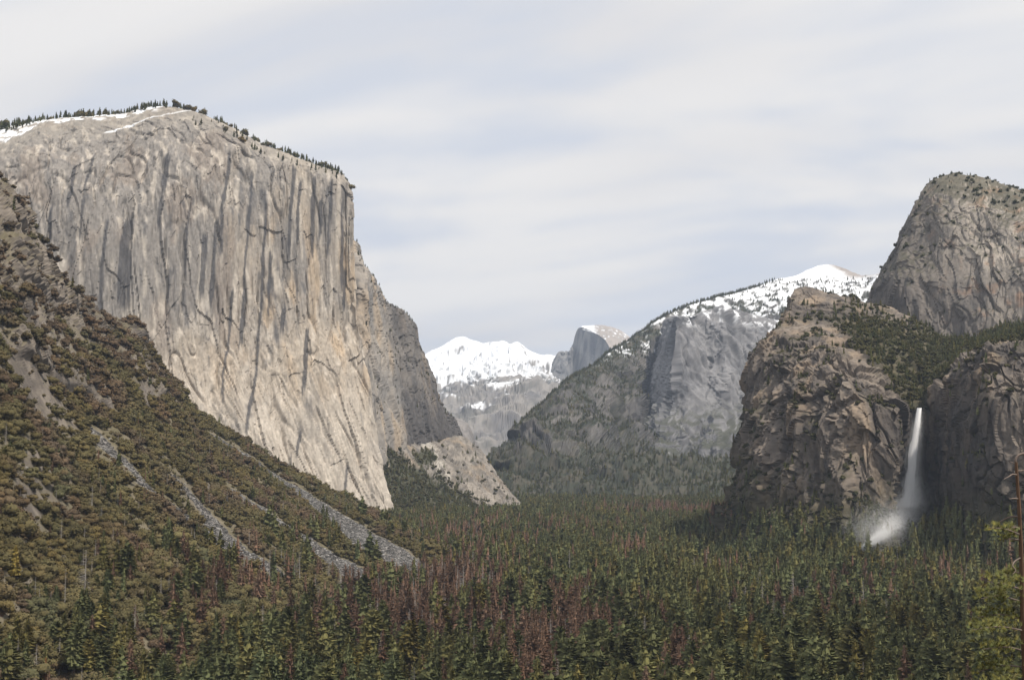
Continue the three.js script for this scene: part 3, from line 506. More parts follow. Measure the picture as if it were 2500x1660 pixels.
{
  const hd = new THREE.Group(); hd.name = numbered('granite_dome'); hd.position.set(700, 0, -13500); scene.add(hd);
  tag(hd, 'distant granite dome with sheer dark face and snow on its top', 'mountain', null, 'structure');
  for (const [n, P] of [['rock_face', HDFACE], ['dome_top', HDOME]]) { const m = mesh(n, P.geo, ROCK, hd); m.position.set(-700, 0, 13500); }
}
// the valley floor and the hill the viewer stands on
{
  const xs = [], zs = []; for (let x = -9000; x <= 9000;) { xs.push(x); x += Math.abs(x) < 2600 ? 26 : 300; } for (let z = 400; z >= -9000;) { zs.push(z); z -= z > -4800 ? 26 : 300; }
  const nu = xs.length, nv = zs.length, pos = new Float32Array(nu * nv * 3), col = new Float32Array(nu * nv * 3);
  for (let j = 0; j < nv; j++) for (let i = 0; i < nu; i++) {
    const k = 3 * (j * nu + i), x = xs[i], z = zs[j], f = fbm(x / 60, 1, z / 60, 4), t = mix3([0.06, 0.055, 0.035], [0.15, 0.12, 0.09], sm(-0.2, 0.4, f));
    pos[k] = x; pos[k + 1] = 3 * n3(x / 200, 0, z / 200); pos[k + 2] = z; col.set(t, k);
  }
  const idx = []; for (let j = 0; j < nv - 1; j++) for (let i = 0; i < nu - 1; i++) { const a = j * nu + i; idx.push(a, a + 1, a + nu + 1, a, a + nu + 1, a + nu); }
  const g = new THREE.BufferGeometry(); g.setAttribute('position', new THREE.BufferAttribute(pos, 3)); g.setAttribute('color', new THREE.BufferAttribute(col, 3)); g.setIndex(idx); g.computeVertexNormals();
  tag(mesh('ground', g, ROCK), 'valley floor under the conifer forest', 'ground', null, 'structure');
  const hill = new THREE.PlaneGeometry(700, 560, 100, 80); hill.rotateX(-Math.PI / 2); const hp = hill.attributes.position, hc = [];
  for (let i = 0; i < hp.count; i++) { const x = hp.getX(i), z = hp.getZ(i) - 180; hp.setXYZ(i, x, 173.3 - Math.max(0, -z) * 0.42 - 0.0006 * x * x + (z < -8 ? 2.5 * n3(x / 30, 0, z / 30) : 0) - (z < -300 ? 30 : 0), z); hc.push(...mix3([0.09, 0.075, 0.05], [0.2, 0.18, 0.15], sm(-0.3, 0.4, fbm(x / 10, 0, z / 10, 3)))); }
  hill.setAttribute('color', new THREE.Float32BufferAttribute(hc, 3)); hill.computeVertexNormals();
  tag(mesh('lookout_hill', hill, ROCK), 'hillside of the lookout that falls away below the viewer', 'hill', null, 'structure');
}
//@@TREES
// ---------------------------------------------------------------- plants: each a crown and a trunk one metre high, scaled where they stand
class Tri {                                                             // loose triangles with their own normals and colours
  constructor() { this.p = []; this.n = []; this.c = []; }
  tri(a, b, c, n, col) {
    const ux = b[0] - a[0], uy = b[1] - a[1], uz = b[2] - a[2], vx = c[0] - a[0], vy = c[1] - a[1], vz = c[2] - a[2];
    if ((uy * vz - uz * vy) * n[0] + (uz * vx - ux * vz) * n[1] + (ux * vy - uy * vx) * n[2] < 0) [b, c] = [c, b];
    for (const q of [a, b, c]) { this.p.push(...q); this.n.push(...n); this.c.push(...col); }
  }
  quad(a, b, c, d, n, col) { this.tri(a, b, c, n, col); this.tri(a, c, d, n, col); }
  rod(a, b, ra, rb, sides, col) {
    const d = new THREE.Vector3(...b).sub(new THREE.Vector3(...a)).normalize(), u = new THREE.Vector3(Math.abs(d.y) > 0.9 ? 1 : 0, Math.abs(d.y) > 0.9 ? 0 : 1, 0).cross(d).normalize(), v = u.clone().cross(d);
    const ring = (o, r, k) => { const t = k / sides * 6.2832, x = Math.cos(t), y = Math.sin(t); return [[o[0] + (u.x * x + v.x * y) * r, o[1] + (u.y * x + v.y * y) * r, o[2] + (u.z * x + v.z * y) * r], [u.x * x + v.x * y, u.y * x + v.y * y, u.z * x + v.z * y]]; };
    for (let k = 0; k < sides; k++) { const [p0, n0] = ring(a, ra, k), [p1] = ring(a, ra, k + 1), [q1] = ring(b, rb, k + 1), [q0] = ring(b, rb, k); this.quad(p0, p1, q1, q0, n0, col); }
  }
  geo() { const g = new THREE.BufferGeometry(); g.setAttribute('position', new THREE.Float32BufferAttribute(this.p, 3)); g.setAttribute('normal', new THREE.Float32BufferAttribute(this.n, 3)); g.setAttribute('color', new THREE.Float32BufferAttribute(this.c, 3)); return g; }
}
const nz = (x, y, z) => { const m = Math.hypot(x, y, z) || 1; return [x / m, y / m, z / m]; };
function conifer(seed, o) {                                             // o: whorls, per, wide, low, bare (share of twigs without needles)
  const r = rngOf(seed), T = new Tri(), K = new Tri(), lean = (r() - 0.5) * 0.03;
  K.rod([0, -0.05, 0], [lean * 0.5, 0.55, 0], 0.014, 0.009, 6, [1, 1, 1]); K.rod([lean * 0.5, 0.55, 0], [lean, 0.985, 0], 0.009, 0.0015, 5, [1, 1, 1]);
  const side = r() * 6.28;
  for (let w = 0; w < o.whorls; w++) {
    const t = w / o.whorls, y = o.low + (1 - o.low) * Math.pow(t, 0.92), gap = r() < (o.gap ?? 0.08);
    if (gap) continue;
    const L = o.wide * (Math.pow(1 - t, o.pow ?? 0.75) * 0.96 + 0.035) * (0.82 + 0.36 * r()) * (t < 0.18 ? 0.55 + t * 2.5 : 1);
    for (let b = 0; b < o.per; b++) {
      const a = r() * 6.2832, l = L * (0.55 + 0.6 * r()) * (1 + 0.14 * Math.cos(a - side)), ca = Math.cos(a), sa = Math.sin(a), rise = mix(-0.32, 0.45, t * t) + 0.2 * (r() - 0.5), x0 = lean * y;
      const s = 0.82 + 0.36 * r(), warm = (r() - 0.5) * 0.14, col = [s * (1 + warm), s, s * (1 - 0.5 * warm)];
      const tip = [x0 + ca * l, y + l * rise, sa * l], mid = [x0 + ca * l * 0.55, y + l * (rise * 0.55 + 0.05), sa * l * 0.55];
      if (o.sticks) { K.rod([x0, y, 0], tip, 0.0028, 0.0006, 3, [0.9, 0.9, 0.9]); for (let q = 0; q < o.sticks; q++) { const f = 0.35 + 0.6 * r(), bx = x0 + ca * l * f, by = y + l * rise * f, bz = sa * l * f, e = (r() - 0.5) * 1.9 + a, ll = l * 0.38 * r(); K.tri([bx, by + 0.0018, bz], [bx, by - 0.0018, bz], [bx + Math.cos(e) * ll, by + ll * (r() * 0.5 - 0.5), bz + Math.sin(e) * ll], nz(ca, 0.6, sa), [0.85, 0.85, 0.85]); } }
      if (r() < (o.bare ?? 0)) continue;
      const n = nz(ca + 0.25 * (r() - 0.5), 0.5 + 0.25 * r(), sa + 0.25 * (r() - 0.5));
      for (let q = 0; q < (o.fans ?? 2); q++) {
        const wdt = l * (0.17 + 0.16 * r()) * (o.fat ?? 1), roll = (q ? 0.9 : -0.3) + (r() - 0.5) * 0.9, px = -sa * wdt * Math.cos(roll), py = wdt * Math.sin(roll) - 0.2 * wdt, pz = ca * wdt * Math.cos(roll);
        const st = [x0 + ca * l * 0.12, y + 0.006, sa * l * 0.12];
        T.tri(st, [mid[0] + px, mid[1] + py, mid[2] + pz], tip, n, col); T.tri(st, tip, [mid[0] - px, mid[1] - Math.abs(py) - 0.3 * wdt, mid[2] - pz], n, col);
      }
    }
  }
  if (o.core) for (let w = 0; w < 7; w++) {                             // the close inner foliage
    const t0 = w / 7, t1 = Math.min(1, t0 + 0.21), y0 = o.low + (1 - o.low) * t0 - 0.015, y1 = o.low + (1 - o.low) * t1, R = o.wide * o.core * Math.pow(1 - t0, o.pow ?? 0.75);
    for (let k = 0; k < 7; k++) { const a = k / 7 * 6.2832 + w, b = (k + 1) / 7 * 6.2832 + w, ra = R * (0.75 + 0.5 * r()), m = (a + b) / 2, x = lean * y0; T.tri([x + Math.cos(b) * ra, y0 - 0.012 * r(), Math.sin(b) * ra], [x + Math.cos(a) * ra, y0, Math.sin(a) * ra], [lean * y1, y1, 0], nz(Math.cos(m), 0.5, Math.sin(m)), [0.85, 0.85, 0.85]); }
  }
  return { crown: T.geo(), trunk: K.geo() };
}
function bush(seed, o) {                                                // o: leaves, lobes, size (of one leaf spray), tall
  const r = rngOf(seed), T = new Tri(), K = new Tri(), lobes = [];
  for (let i = 0; i < o.lobes; i++) { const a = r() * 6.28, d = i ? 0.36 * Math.sqrt(r()) + 0.06 : 0; lobes.push([Math.cos(a) * d, (i ? 0.2 + 0.55 * r() : 0.66) * o.tall, Math.sin(a) * d, 0.2 + 0.16 * r(), 0.85 + 0.3 * r()]); }
  for (const l of lobes) K.rod([0, -0.06, 0], [l[0] * 0.9, l[1] * 0.9, l[2] * 0.9], 0.02, 0.008, 4, [1, 1, 1]);
  for (const l of lobes) { const g = new THREE.IcosahedronGeometry(1, 1), p = g.attributes.position; const pt = (i) => { const x = p.getX(i), y = p.getY(i), z = p.getZ(i), k = l[3] * 0.74 * (1 + 0.5 * n3(x * 1.7 + l[0] * 9, y * 1.7 + seed, z * 1.7 + l[2] * 9)); return [l[0] + x * k, Math.max(-0.03, l[1] + y * k), l[2] + z * k]; };
    for (let i = 0; i < p.count; i += 3) { const a = pt(i), b = pt(i + 1), c = pt(i + 2), x = p.getX(i) + p.getX(i + 1) + p.getX(i + 2), y = p.getY(i) + p.getY(i + 1) + p.getY(i + 2), z = p.getZ(i) + p.getZ(i + 1) + p.getZ(i + 2), k = l[4] * (0.8 + 0.3 * r()); T.tri(a, b, c, nz(x + 0.9 * (r() - 0.5), y + 0.9 * (r() - 0.5), z + 0.9 * (r() - 0.5)), [k, k, k * 0.95]); } }
  for (let i = 0; i < o.leaves; i++) {
    const l = lobes[Math.floor(r() * lobes.length)], z = 2 * r() - 0.85, a = r() * 6.28, q = Math.sqrt(Math.max(0, 1 - z * z)), rad = l[3] * (0.7 + 0.5 * r()), n = nz(Math.cos(a) * q, z, Math.sin(a) * q);
    const c = [l[0] + n[0] * rad, Math.max(0.02, l[1] + n[1] * rad), l[2] + n[2] * rad], s = o.size * (0.6 + 0.8 * r()), u = nz(r() - 0.5, r() - 0.5, r() - 0.5), v = nz(n[1] * u[2] - n[2] * u[1] + 0.4 * (r() - 0.5), n[2] * u[0] - n[0] * u[2] + 0.4 * (r() - 0.5), n[0] * u[1] - n[1] * u[0]);
    const k = l[4] * (0.85 + 0.35 * r()), col = [k * (1 + 0.1 * (r() - 0.5)), k, k * 0.95], nn = nz(n[0] + 0.4 * (r() - 0.5), n[1] + 0.2 + 0.4 * (r() - 0.5), n[2] + 0.4 * (r() - 0.5));
    T.quad([c[0] - u[0] * s, c[1] - u[1] * s, c[2] - u[2] * s], [c[0] + v[0] * s, c[1] + v[1] * s, c[2] + v[2] * s], [c[0] + u[0] * s, c[1] + u[1] * s, c[2] + u[2] * s], [c[0] - v[0] * s * 0.8, c[1] - v[1] * s * 0.8, c[2] - v[2] * s * 0.8], nn, col);
  }
  return { crown: T.geo(), trunk: K.geo() };
}
function joined(t, leaf, bark) {                                        // both in one piece, coloured, for the far ones
  const dye = (g, c) => { const a = g.attributes.color, q = g.clone(), b = a.array.slice(); for (let i = 0; i < b.length; i += 3) { b[i] *= c[0]; b[i + 1] *= c[1]; b[i + 2] *= c[2]; } q.setAttribute('color', new THREE.BufferAttribute(b, 3)); return q; };
  return mergeGeometries([dye(t.crown, leaf), dye(t.trunk, bark)]);
}
const BARKC = [0.13, 0.095, 0.07], GREYWOOD = [0.36, 0.33, 0.305], GREEN = [0.13, 0.136, 0.06], RED = [0.18, 0.112, 0.076], OLIVE = [0.104, 0.088, 0.043];
const broad = (i, near) => conifer(150 + i + (near ? 40 : 0), { whorls: near ? 26 : 14, per: near ? 13 : 8, fat: near ? 0.85 : 1.2, wide: 0.2 + 0.03 * i, low: 0.28 + 0.1 * i, fans: 2, pow: 0.42, gap: 0.16, core: 0.55 });
const NEAR = { green: [0, 1, 2, 3, 4, 5].map((i) => i > 3 ? broad(i - 4, true) : conifer(100 + i, { whorls: 38, per: 13, fat: 0.72, wide: 0.165 + 0.025 * i, low: 0.1 + 0.05 * (i % 3), fans: 2, pow: 0.55 + 0.12 * (i % 3), gap: 0.13, core: 0.62 })), red: [0, 1, 2].map((i) => conifer(200 + i, { whorls: 34, per: 9, wide: 0.15 + 0.02 * i, low: 0.16, fans: 2, sticks: 1, bare: 0.1, fat: 0.7, gap: 0.12, core: 0.4 })), grey: [0, 1].map((i) => conifer(300 + i, { whorls: 30, per: 7, wide: 0.15 + 0.03 * i, low: 0.14, sticks: 5, bare: 1, gap: 0.1 })), shrub: [0, 1, 2].map((i) => bush(400 + i, { leaves: 900, lobes: 9 + i, size: 0.042, tall: 0.85 + 0.1 * i })) };
const FAR = { green: [0, 1, 2, 3].map((i) => i > 2 ? broad(0, false) : conifer(500 + i, { whorls: 20, per: 7, wide: 0.17 + 0.03 * i, low: 0.12, fans: 2, fat: 1.1, pow: 0.6 + 0.1 * i, core: 0.62 })), red: [0, 1].map((i) => conifer(600 + i, { whorls: 13, per: 5, wide: 0.15 + 0.02 * i, low: 0.16, fans: 2, fat: 1.0, bare: 0.1, core: 0.45 })), grey: [conifer(700, { whorls: 14, per: 5, wide: 0.16, low: 0.14, sticks: 2, bare: 1 })], shrub: [0, 1, 2].map((i) => bush(800 + i, { leaves: 230, lobes: 7 + i, size: 0.075, tall: 0.85 + 0.1 * i })) };
const WARE = { green: [GREEN, BARKC], red: [RED, BARKC], grey: [GREYWOOD, GREYWOOD], shrub: [OLIVE, BARKC] };

// every plant: kind, place, height, width, tint
const plants = { green: [], red: [], grey: [], shrub: [] };
function plant(kind, x, y, z, h, w, tint, r) {
  const [px, py] = toPx(x, y + h * 0.6, z); if (z > -30 || px < -80 || px > 2580 || py > 1760) return;
  plants[kind].push({ x, y, z, h, w, tint, turn: r() * 6.2832, pick: r(), size: h / -z, shown: px > 5 && px < 2495 && py < 1650 });
}
const tintOf = (kind, r, x, z) => {
  const b = (kind === 'shrub' ? 0.78 + 0.3 * r() : 0.7 + 0.5 * r()) * (1 + 0.35 * n3(x / 45, 8, z / 45)), yel = kind === 'green' ? Math.max(0, r() - 0.55) * 1.4 + 0.3 * n3(x / 150, 4, z / 150) : kind === 'shrub' ? 0.28 * (r() - 0.45) + 0.22 * n3(x / 80, 2, z / 80) : (r() - 0.5) * 0.7;
  return kind === 'red' ? [b * (1 + 0.14 * yel), b * (1 - 0.06 * yel), b * (1 - 0.1 * yel)] : [b * (1 + 0.5 * yel), b * (1 + 0.12 * yel), b * (1 - 0.25 * yel)];
};
const deadSpots = [[1150, 1330, 190, 40, 0.55], [1060, 1450, 220, 90, 0.75], [700, 1480, 330, 110, 0.85], [1000, 1560, 330, 90, 0.75], [1370, 1610, 190, 75, 0.9], [1270, 1680, 150, 70, 0.9], [1650, 1262, 170, 12, 1.0], [1560, 1375, 60, 22, 0.9], [1730, 1425, 70, 26, 0.55], [2120, 1530, 90, 60, 0.5], [1660, 1700, 60, 60, 0.6], [500, 1560, 140, 80, 0.5], [1400, 1310, 120, 24, 0.4], [2360, 1440, 150, 50, 0.4]];
function deadShare(x, y, z) { const [px, py] = toPx(x, y, z); let s = 0.03; for (const d of deadSpots) s = Math.max(s, d[4] * Math.exp(-(((px - d[0]) / d[2]) ** 2) - ((py - d[1]) / d[3]) ** 2)); return Math.min(0.95, s * Math.max(0.15, 1.35 + 1.4 * n3(x / 75, 9, z / 75))); }
const RUN = [[623, -1979], [611, -1963], [592, -1920], [575, -1884], [558, -1856], [542, -1831], [523, -1827], [506, -1827]];
function forestTree(x, y, z, r, scale = 1) {
  for (const w of RUN) if (Math.abs(x - w[0]) < 17 && z > w[1] - 12 && z < w[1] + 46 && r() < 0.9) return;              // the stream bed is open
  const oak = 0.5 * sm(1150, 700, toPx(x, y, z)[0]) * sm(-1700, -1200, z) * sm(-0.3, 0.3, n3(x / 60, 3, z / 60));
  if (r() < oak) { const s = 8 + 8 * r(); plant('shrub', x, y - 0.4, z, s, s * 1.25, tintOf('shrub', r, x, z), r); return; }
  const q = toPx(x, y, z), ash = 0.8 * Math.exp(-(((q[0] - 1900) / 130) ** 2) - ((q[1] - 1535) / 40) ** 2), dead = r() < Math.max(ash, deadShare(x, y, z)), kind = dead ? (r() < 0.74 - ash * 0.6 ? 'red' : 'grey') : 'green', h = (z < -1900 ? 0.85 : 1) * scale * (18 + 33 * Math.pow(r(), 0.9)) * (1 + 0.3 * n3(x / 120, 6, z / 120)) * (kind === 'grey' ? 0.85 : 1);
  plant(kind, x, y - 0.5, z, h, h * (0.8 + 0.5 * r()) * (kind === 'red' ? 1.15 : 1) * (z < -1900 ? 1.2 : 1), tintOf(kind, r, x, z), r);
}
{
  const r = rngOf(31);                                                  // the valley forest
  for (let z = -560; z > -4750; z -= z > -2000 ? 12.6 : 14) { const c = z > -2000 ? 12.6 : 14; for (let x = 0.43 * z - 40; x < -0.43 * z + 40; x += c) {
    const X = x + (r() - 0.5) * c, Z = z + (r() - 0.5) * c;
    if (raised(X, Z) > 14 || n3(X / 55, 2, Z / 55) > 0.42 + 0.2 * r()) continue;
    forestTree(X, 0, Z, r);
  } }
}
// the brush on the slope, thinner on rock and scree, mixed with forest at its foot
scatter(SLOPE, 44000, (x, y, z, nx, ny) => (1 - sm(0.15, 0.6, screeMask(x, z, 5))) * (1 - 0.9 * sm(0.3, 0.7, screeMask(x * (1 - 14 / z), z - 14, 2))) * sm(0.42, 0.6, ny) * (1 - 0.85 * sm(270, 430, y + 50 * n3(x / 60, y / 60, z / 60))) * (0.2 + 0.9 * sm(-0.32, 0.12, n3(x / 35, y / 35, z / 35))), 51,
  (x, y, z, r) => {
    const low = sm(85, 15, y + 26 * n3(x / 60, 0, z / 60)) * (1 - 0.85 * sm(-330, -200, x + 0.0 * z));
    if (r() < low * 0.5) { if (r() < 0.6) forestTree(x, y, z, r, 0.8); return; }
    if (r() < 0.012 + 0.05 * sm(260, 60, y)) { const k = r() < 0.4 ? 'green' : r() < 0.6 ? 'grey' : 'red'; plant(k, x, y - 0.3, z, 9 + 14 * r(), 10 + 14 * r(), tintOf(k, r, x, z), r); return; }
    const big = r(); if (screeMask(x, z, 3 + 9 * big) > 0.3 && r() < 0.92) return;
    const s = (3.0 + 10 * Math.pow(big, 2.6) + 2.2 * sm(100, 20, y)) * (1 + 0.3 * n3(x / 50, 3, z / 50)), dry = 1.6 * sm(0.0, 0.5, n3(x / 70, y / 70, z / 70 + 7) + 0.6 * sm(230, 430, y)), t = tintOf('shrub', r, x, z);
    plant('shrub', x, y - 0.3, z, s * 1.0, s * 1.32, [t[0] * mix(1, 1.04, dry), t[1] * mix(1, 0.94, dry), t[2] * mix(1, 1.16, dry)], r);
  }, 3);
// the crags: wooded foot, brush on the ledges
scatter(CRAG, 30000, (x, y, z, nx, ny) => (Math.hypot(x - 630, z + 1960) < 45 && y > 40 ? 0.05 : 1) * cragVeg(x, y, z, ny) * sm(0.12, 0.4, ny), 52, (x, y, z, r) => {
  if (y < 70 && r() < 0.75) { if (r() < 0.6) forestTree(x, y, z, r, 0.85); return; }
  const s = 3 + 5 * r(), t = tintOf('shrub', r, x, z); if (r() < 0.3) plant('green', x, y - 0.5, z, 7 + 11 * r(), 9 + 12 * r(), tintOf('green', r, x, z), r); else plant('shrub', x, y - 0.4, z, s, s * 1.3, [t[0] * 0.66, t[1] * 0.74, t[2] * 0.75], r);
}, 6);
scatter(DOMEPEAK, 1100, (x, y, z, nx, ny) => sm(0.4, 0.7, ny), 53, (x, y, z, r) => { const s = 4 + 5 * r(), t = tintOf('shrub', r, x, z); plant(r() < 0.4 ? 'green' : 'shrub', x, y - 0.5, z, s * 1.2, s * 1.2, [t[0] * 0.6, t[1] * 0.7, t[2] * 0.7], r); }, 4);
scatter(BUTTRESS, 6500, (x, y, z, nx, ny) => butVeg({ x, y, z }) * 0.9 + 0.03, 54, (x, y, z, r) => { const s = 4 + 6 * r(), t = tintOf('shrub', r, x, z); if (r() < 0.5) plant('green', x, y - 0.5, z, 8 + 14 * r(), 9 + 13 * r(), tintOf('green', r, x, z), r); else plant('shrub', x, y - 0.5, z, s, s * 1.3, [t[0] * 0.7, t[1] * 0.75, t[2] * 0.8], r); }, 2);
scatter(CLIFF, 900, (x, y, z, nx, ny) => sm(-930, -1000, x), 66, (x, y, z, r) => { const h = 10 + 15 * r(); plant('green', x, y - 0.8, z, h, h * 1.1, tintOf('green', r, x, z), r); }, 7.1, 6.45);
const rimTree = (x, y, z, r) => { const h = 8 + 15 * r(); plant(r() < 0.85 ? 'green' : 'shrub', x, y - 0.8, z, h, h * 1.1, tintOf('green', r, x, z), r); };
scatter(CLIFF, 2600, (x, y, z, nx, ny) => 0.15 + 0.9 * sm(-0.1, 0.3, n3(x / 45, 1, z / 45)), 55, rimTree, 7.5, 6.55);
scatter(CLIFF, 3000, (x, y, z, nx, ny) => sm(-920, -780, x) * sm(0.25, 0.5, ny) * (0.2 + 0.8 * sm(-0.1, 0.3, n3(x / 35, y / 20, z / 35))), 65, rimTree, 7.3, 5.9);
scatter(WALL, 1500, (x, y, z, nx, ny) => sm(0.4, 0.7, ny), 56, (x, y, z, r) => { const h = 5 + 8 * r(); plant('green', x, y - 0.8, z, h, h * 1.4, tintOf('green', r, x, z), r); }, 3.3);
scatter(MIDDLE, 30000, (x, y, z, nx, ny) => { const s = MIDSNOW(x, y, z, ny); return sm(0.3, 0.55, ny) * Math.max(MIDVEG(x, y, z, ny) * (1 - 0.85 * s), 0.75 * sm(600, 800, y) * (1 - 0.8 * s)) * (1 - sm(1240, 1300, y)); }, 57, (x, y, z, r) => { const h = 9 + 15 * r(); plant(r() < 0.9 ? 'green' : 'grey', x, y - 1, z, h, h * 1.25, tintOf('green', r, x, z).map((v) => v * 0.9), r); }, 5.5);
scatter(MIDDLE, 2600, (x, y, z) => 1 - sm(1225, 1275, y), 67, (x, y, z, r) => { const h = 13 + 15 * r(); plant('green', x, y - 1, z, h, h * 1.15, tintOf('green', r, x, z).map((v) => v * 0.85), r); }, 5.25, 4.72);
scatter(REST, 700, (x, y, z, nx, ny) => sm(0.3, 0.6, ny) * sm(0.05, 0.3, fbm(x / 130, y / 130, z / 130 + 3, 4)) * sm(1350, 1150, y), 58, (x, y, z, r) => { const h = 15 + 16 * r(); plant('green', x, y - 1, z, h, h * 1.4, [0.9, 0.9, 1], r); }, 5);

// the three hundred of each kind that show largest are things of their own; all others stand together as the forest
const NAMES = { green: 'pine_tree', red: 'dead_pine_tree', grey: 'bare_snag', shrub: 'oak_shrub' }, CAT = { green: 'tree', red: 'dead tree', grey: 'dead tree', shrub: 'shrub' };
const KINDTEXT = { green: 'green conifer', red: 'reddish dead conifer', grey: 'bare grey snag', shrub: 'olive oak shrub' };
const LANDMARK = ['at the left frame edge', 'below the leftmost scree strip', 'below the middle scree strips', 'below the longest scree strip', 'below the cliff prow', 'below the distant snowy peaks', 'below the grey rock tower', 'below the brown crag', 'below the waterfall', 'beside the foreground pine'];
const tintMats = new Map();
function tinted(base, rgb, name) { const q = rgb.map((v) => Math.round(v * 250) / 250), key = name + q; if (!tintMats.has(key)) { const m = base.clone(); m.color.setRGB(...q); m.name = name; tintMats.set(key, m); } return tintMats.get(key); }
const mul = (a, b) => [a[0] * b[0], a[1] * b[1], a[2] * b[2]];
const quant = (t) => { const b = Math.round((t[0] + t[1] + t[2]) / 3 * 5) / 5, w = Math.round((t[0] - t[2]) / (t[1] || 1) * 4) / 4; return [b * (1 + w / 2), b, b * (1 - w / 2)]; };
const protos = {};
function standing(kind, v, q, label, group) {
  const key = kind + v; let o;
  if (!protos[key]) { o = new THREE.Group(); o.name = numbered(NAMES[kind]); const t = NEAR[kind][v]; if (t.crown.attributes.position.count) mesh('crown', t.crown, LEAF, o); mesh('trunk', t.trunk, BARK, o); scene.add(o); protos[key] = o; }
  else { o = protos[key].clone(); o.name = numbered(NAMES[kind]); scene.add(o); }
  o.position.set(q.x, q.y, q.z); o.rotation.y = q.turn; o.scale.set(q.w, q.h, q.w);
  for (const c of o.children) c.material = c.name.startsWith('crown') ? tinted(LEAF, mul(WARE[kind][0], quant(q.tint)), 'leaf') : tinted(BARK, mul(WARE[kind][1], [1, 1, 1].map((x) => x * (0.8 + 0.4 * q.pick))), 'bark');
  return tag(o, label, CAT[kind], group);
}
const labelOf = (kind, q) => {
  const [px, py] = toPx(q.x, q.y, q.z), b = q.tint[0] + q.tint[1] + q.tint[2], warm = (q.tint[0] - q.tint[2]) / q.tint[1];
  const tone = b > 3.5 ? 'pale' : b < 2.3 ? 'dark' : warm > 0.3 ? 'yellowish' : warm > 0.12 ? 'brownish' : b > 2.9 ? 'light' : 'dull', u = kind === 'shrub' ? 0.3 : 1;
  const size = q.h > 44 * u ? 'very tall' : q.h > 36 * u ? 'tall' : q.h > 28 * u ? 'middling' : q.h > 20 * u ? 'small' : 'very small';
  return `${size} ${tone} ${KINDTEXT[kind]} ${py > 1690 ? 'along the frame bottom' : py > 1620 ? 'just above the frame bottom' : py > 1550 ? 'low in the picture' : py > 1470 ? 'somewhat higher' : 'farther up the slope'} ${LANDMARK[Math.min(9, Math.max(0, Math.floor(px / 250)))]}`;
};
const forest = new THREE.Group(); forest.name = numbered('forest'); scene.add(forest); tag(forest, 'dense conifer forest and brush of the valley and its far slopes', 'forest', null, 'stuff');
const M4 = new THREE.Matrix4(), QT = new THREE.Quaternion(), UPV = new THREE.Vector3(0, 1, 0), VP = new THREE.Vector3(), VS = new THREE.Vector3(), CC = new THREE.Color();
for (const kind of Object.keys(plants)) {
  const all = plants[kind].sort((a, b) => b.size - a.size), rest = []; let left = 290;
  for (const q of all) {
    if (left > 0 && q.shown) { left--; const label = labelOf(kind, q); standing(kind, Math.floor(q.pick * NEAR[kind].length), q, label, label.replace(KINDTEXT[kind], KINDTEXT[kind] + 's')); }
    else rest.push(q);
  }
  const bags = [...NEAR[kind].map((t) => ({ t, q: [], near: true })), ...FAR[kind].map((t) => ({ t, q: [] }))], nn = NEAR[kind].length;
  for (const q of rest) bags[-q.z < 1250 ? Math.floor(q.pick * nn) : nn + Math.floor(q.pick * FAR[kind].length)].q.push(q);
  for (const b of bags) {
    if (!b.q.length) continue;
    const im = new THREE.InstancedMesh(joined(b.t, ...WARE[kind]), LEAF, b.q.length); im.name = numbered(NAMES[kind] + '_mass'); im.castShadow = im.receiveShadow = true;
    b.q.forEach((q, i) => { M4.compose(VP.set(q.x, q.y, q.z), QT.setFromAxisAngle(UPV, q.turn), VS.set(q.w, q.h, q.w)); im.setMatrixAt(i, M4); im.setColorAt(i, CC.setRGB(...q.tint)); });
    im.userData.kind = 'stuff'; forest.add(im);
  }

}
// ---------------------------------------------------------------- boulders of the scree
{
  const r = rngOf(91), g = new THREE.IcosahedronGeometry(1, 1), p = g.attributes.position; for (let i = 0; i < p.count; i++) { const x = p.getX(i), y = p.getY(i), z = p.getZ(i), k = 0.75 + 0.5 * n3(x * 1.3, y * 1.3, z * 1.3); p.setXYZ(i, x * k, y * k * 0.75, z * k); }
  g.computeVertexNormals(); g.setAttribute('color', new THREE.Float32BufferAttribute(new Float32Array(p.count * 3).fill(1), 3));
  const q = [];
  scatter(SLOPE, 420000, (x, y, z) => (screeMask(x, z) > 0.5 ? 0.85 : 0.004), 92, (x, y, z, r) => q.push([x, y, z, 0.5 + 2.2 * Math.pow(r(), 4), r() * 6.28, 0.06 + 0.24 * Math.pow(r(), 3)]), 3);
  const im = new THREE.InstancedMesh(g, ROCK, q.length); im.name = numbered('boulders'); im.castShadow = im.receiveShadow = true;
  q.forEach((b, i) => { M4.compose(VP.set(b[0], b[1], b[2]), QT.setFromAxisAngle(UPV, b[4]), VS.set(b[3] * 1.3, b[3], b[3])); im.setMatrixAt(i, M4); im.setColorAt(i, CC.setRGB(b[5], b[5] * 0.96, b[5] * 0.91)); });
  scene.add(im); tag(im, 'grey broken boulders of the scree strips on the brushy slope', 'boulders', null, 'stuff');
}
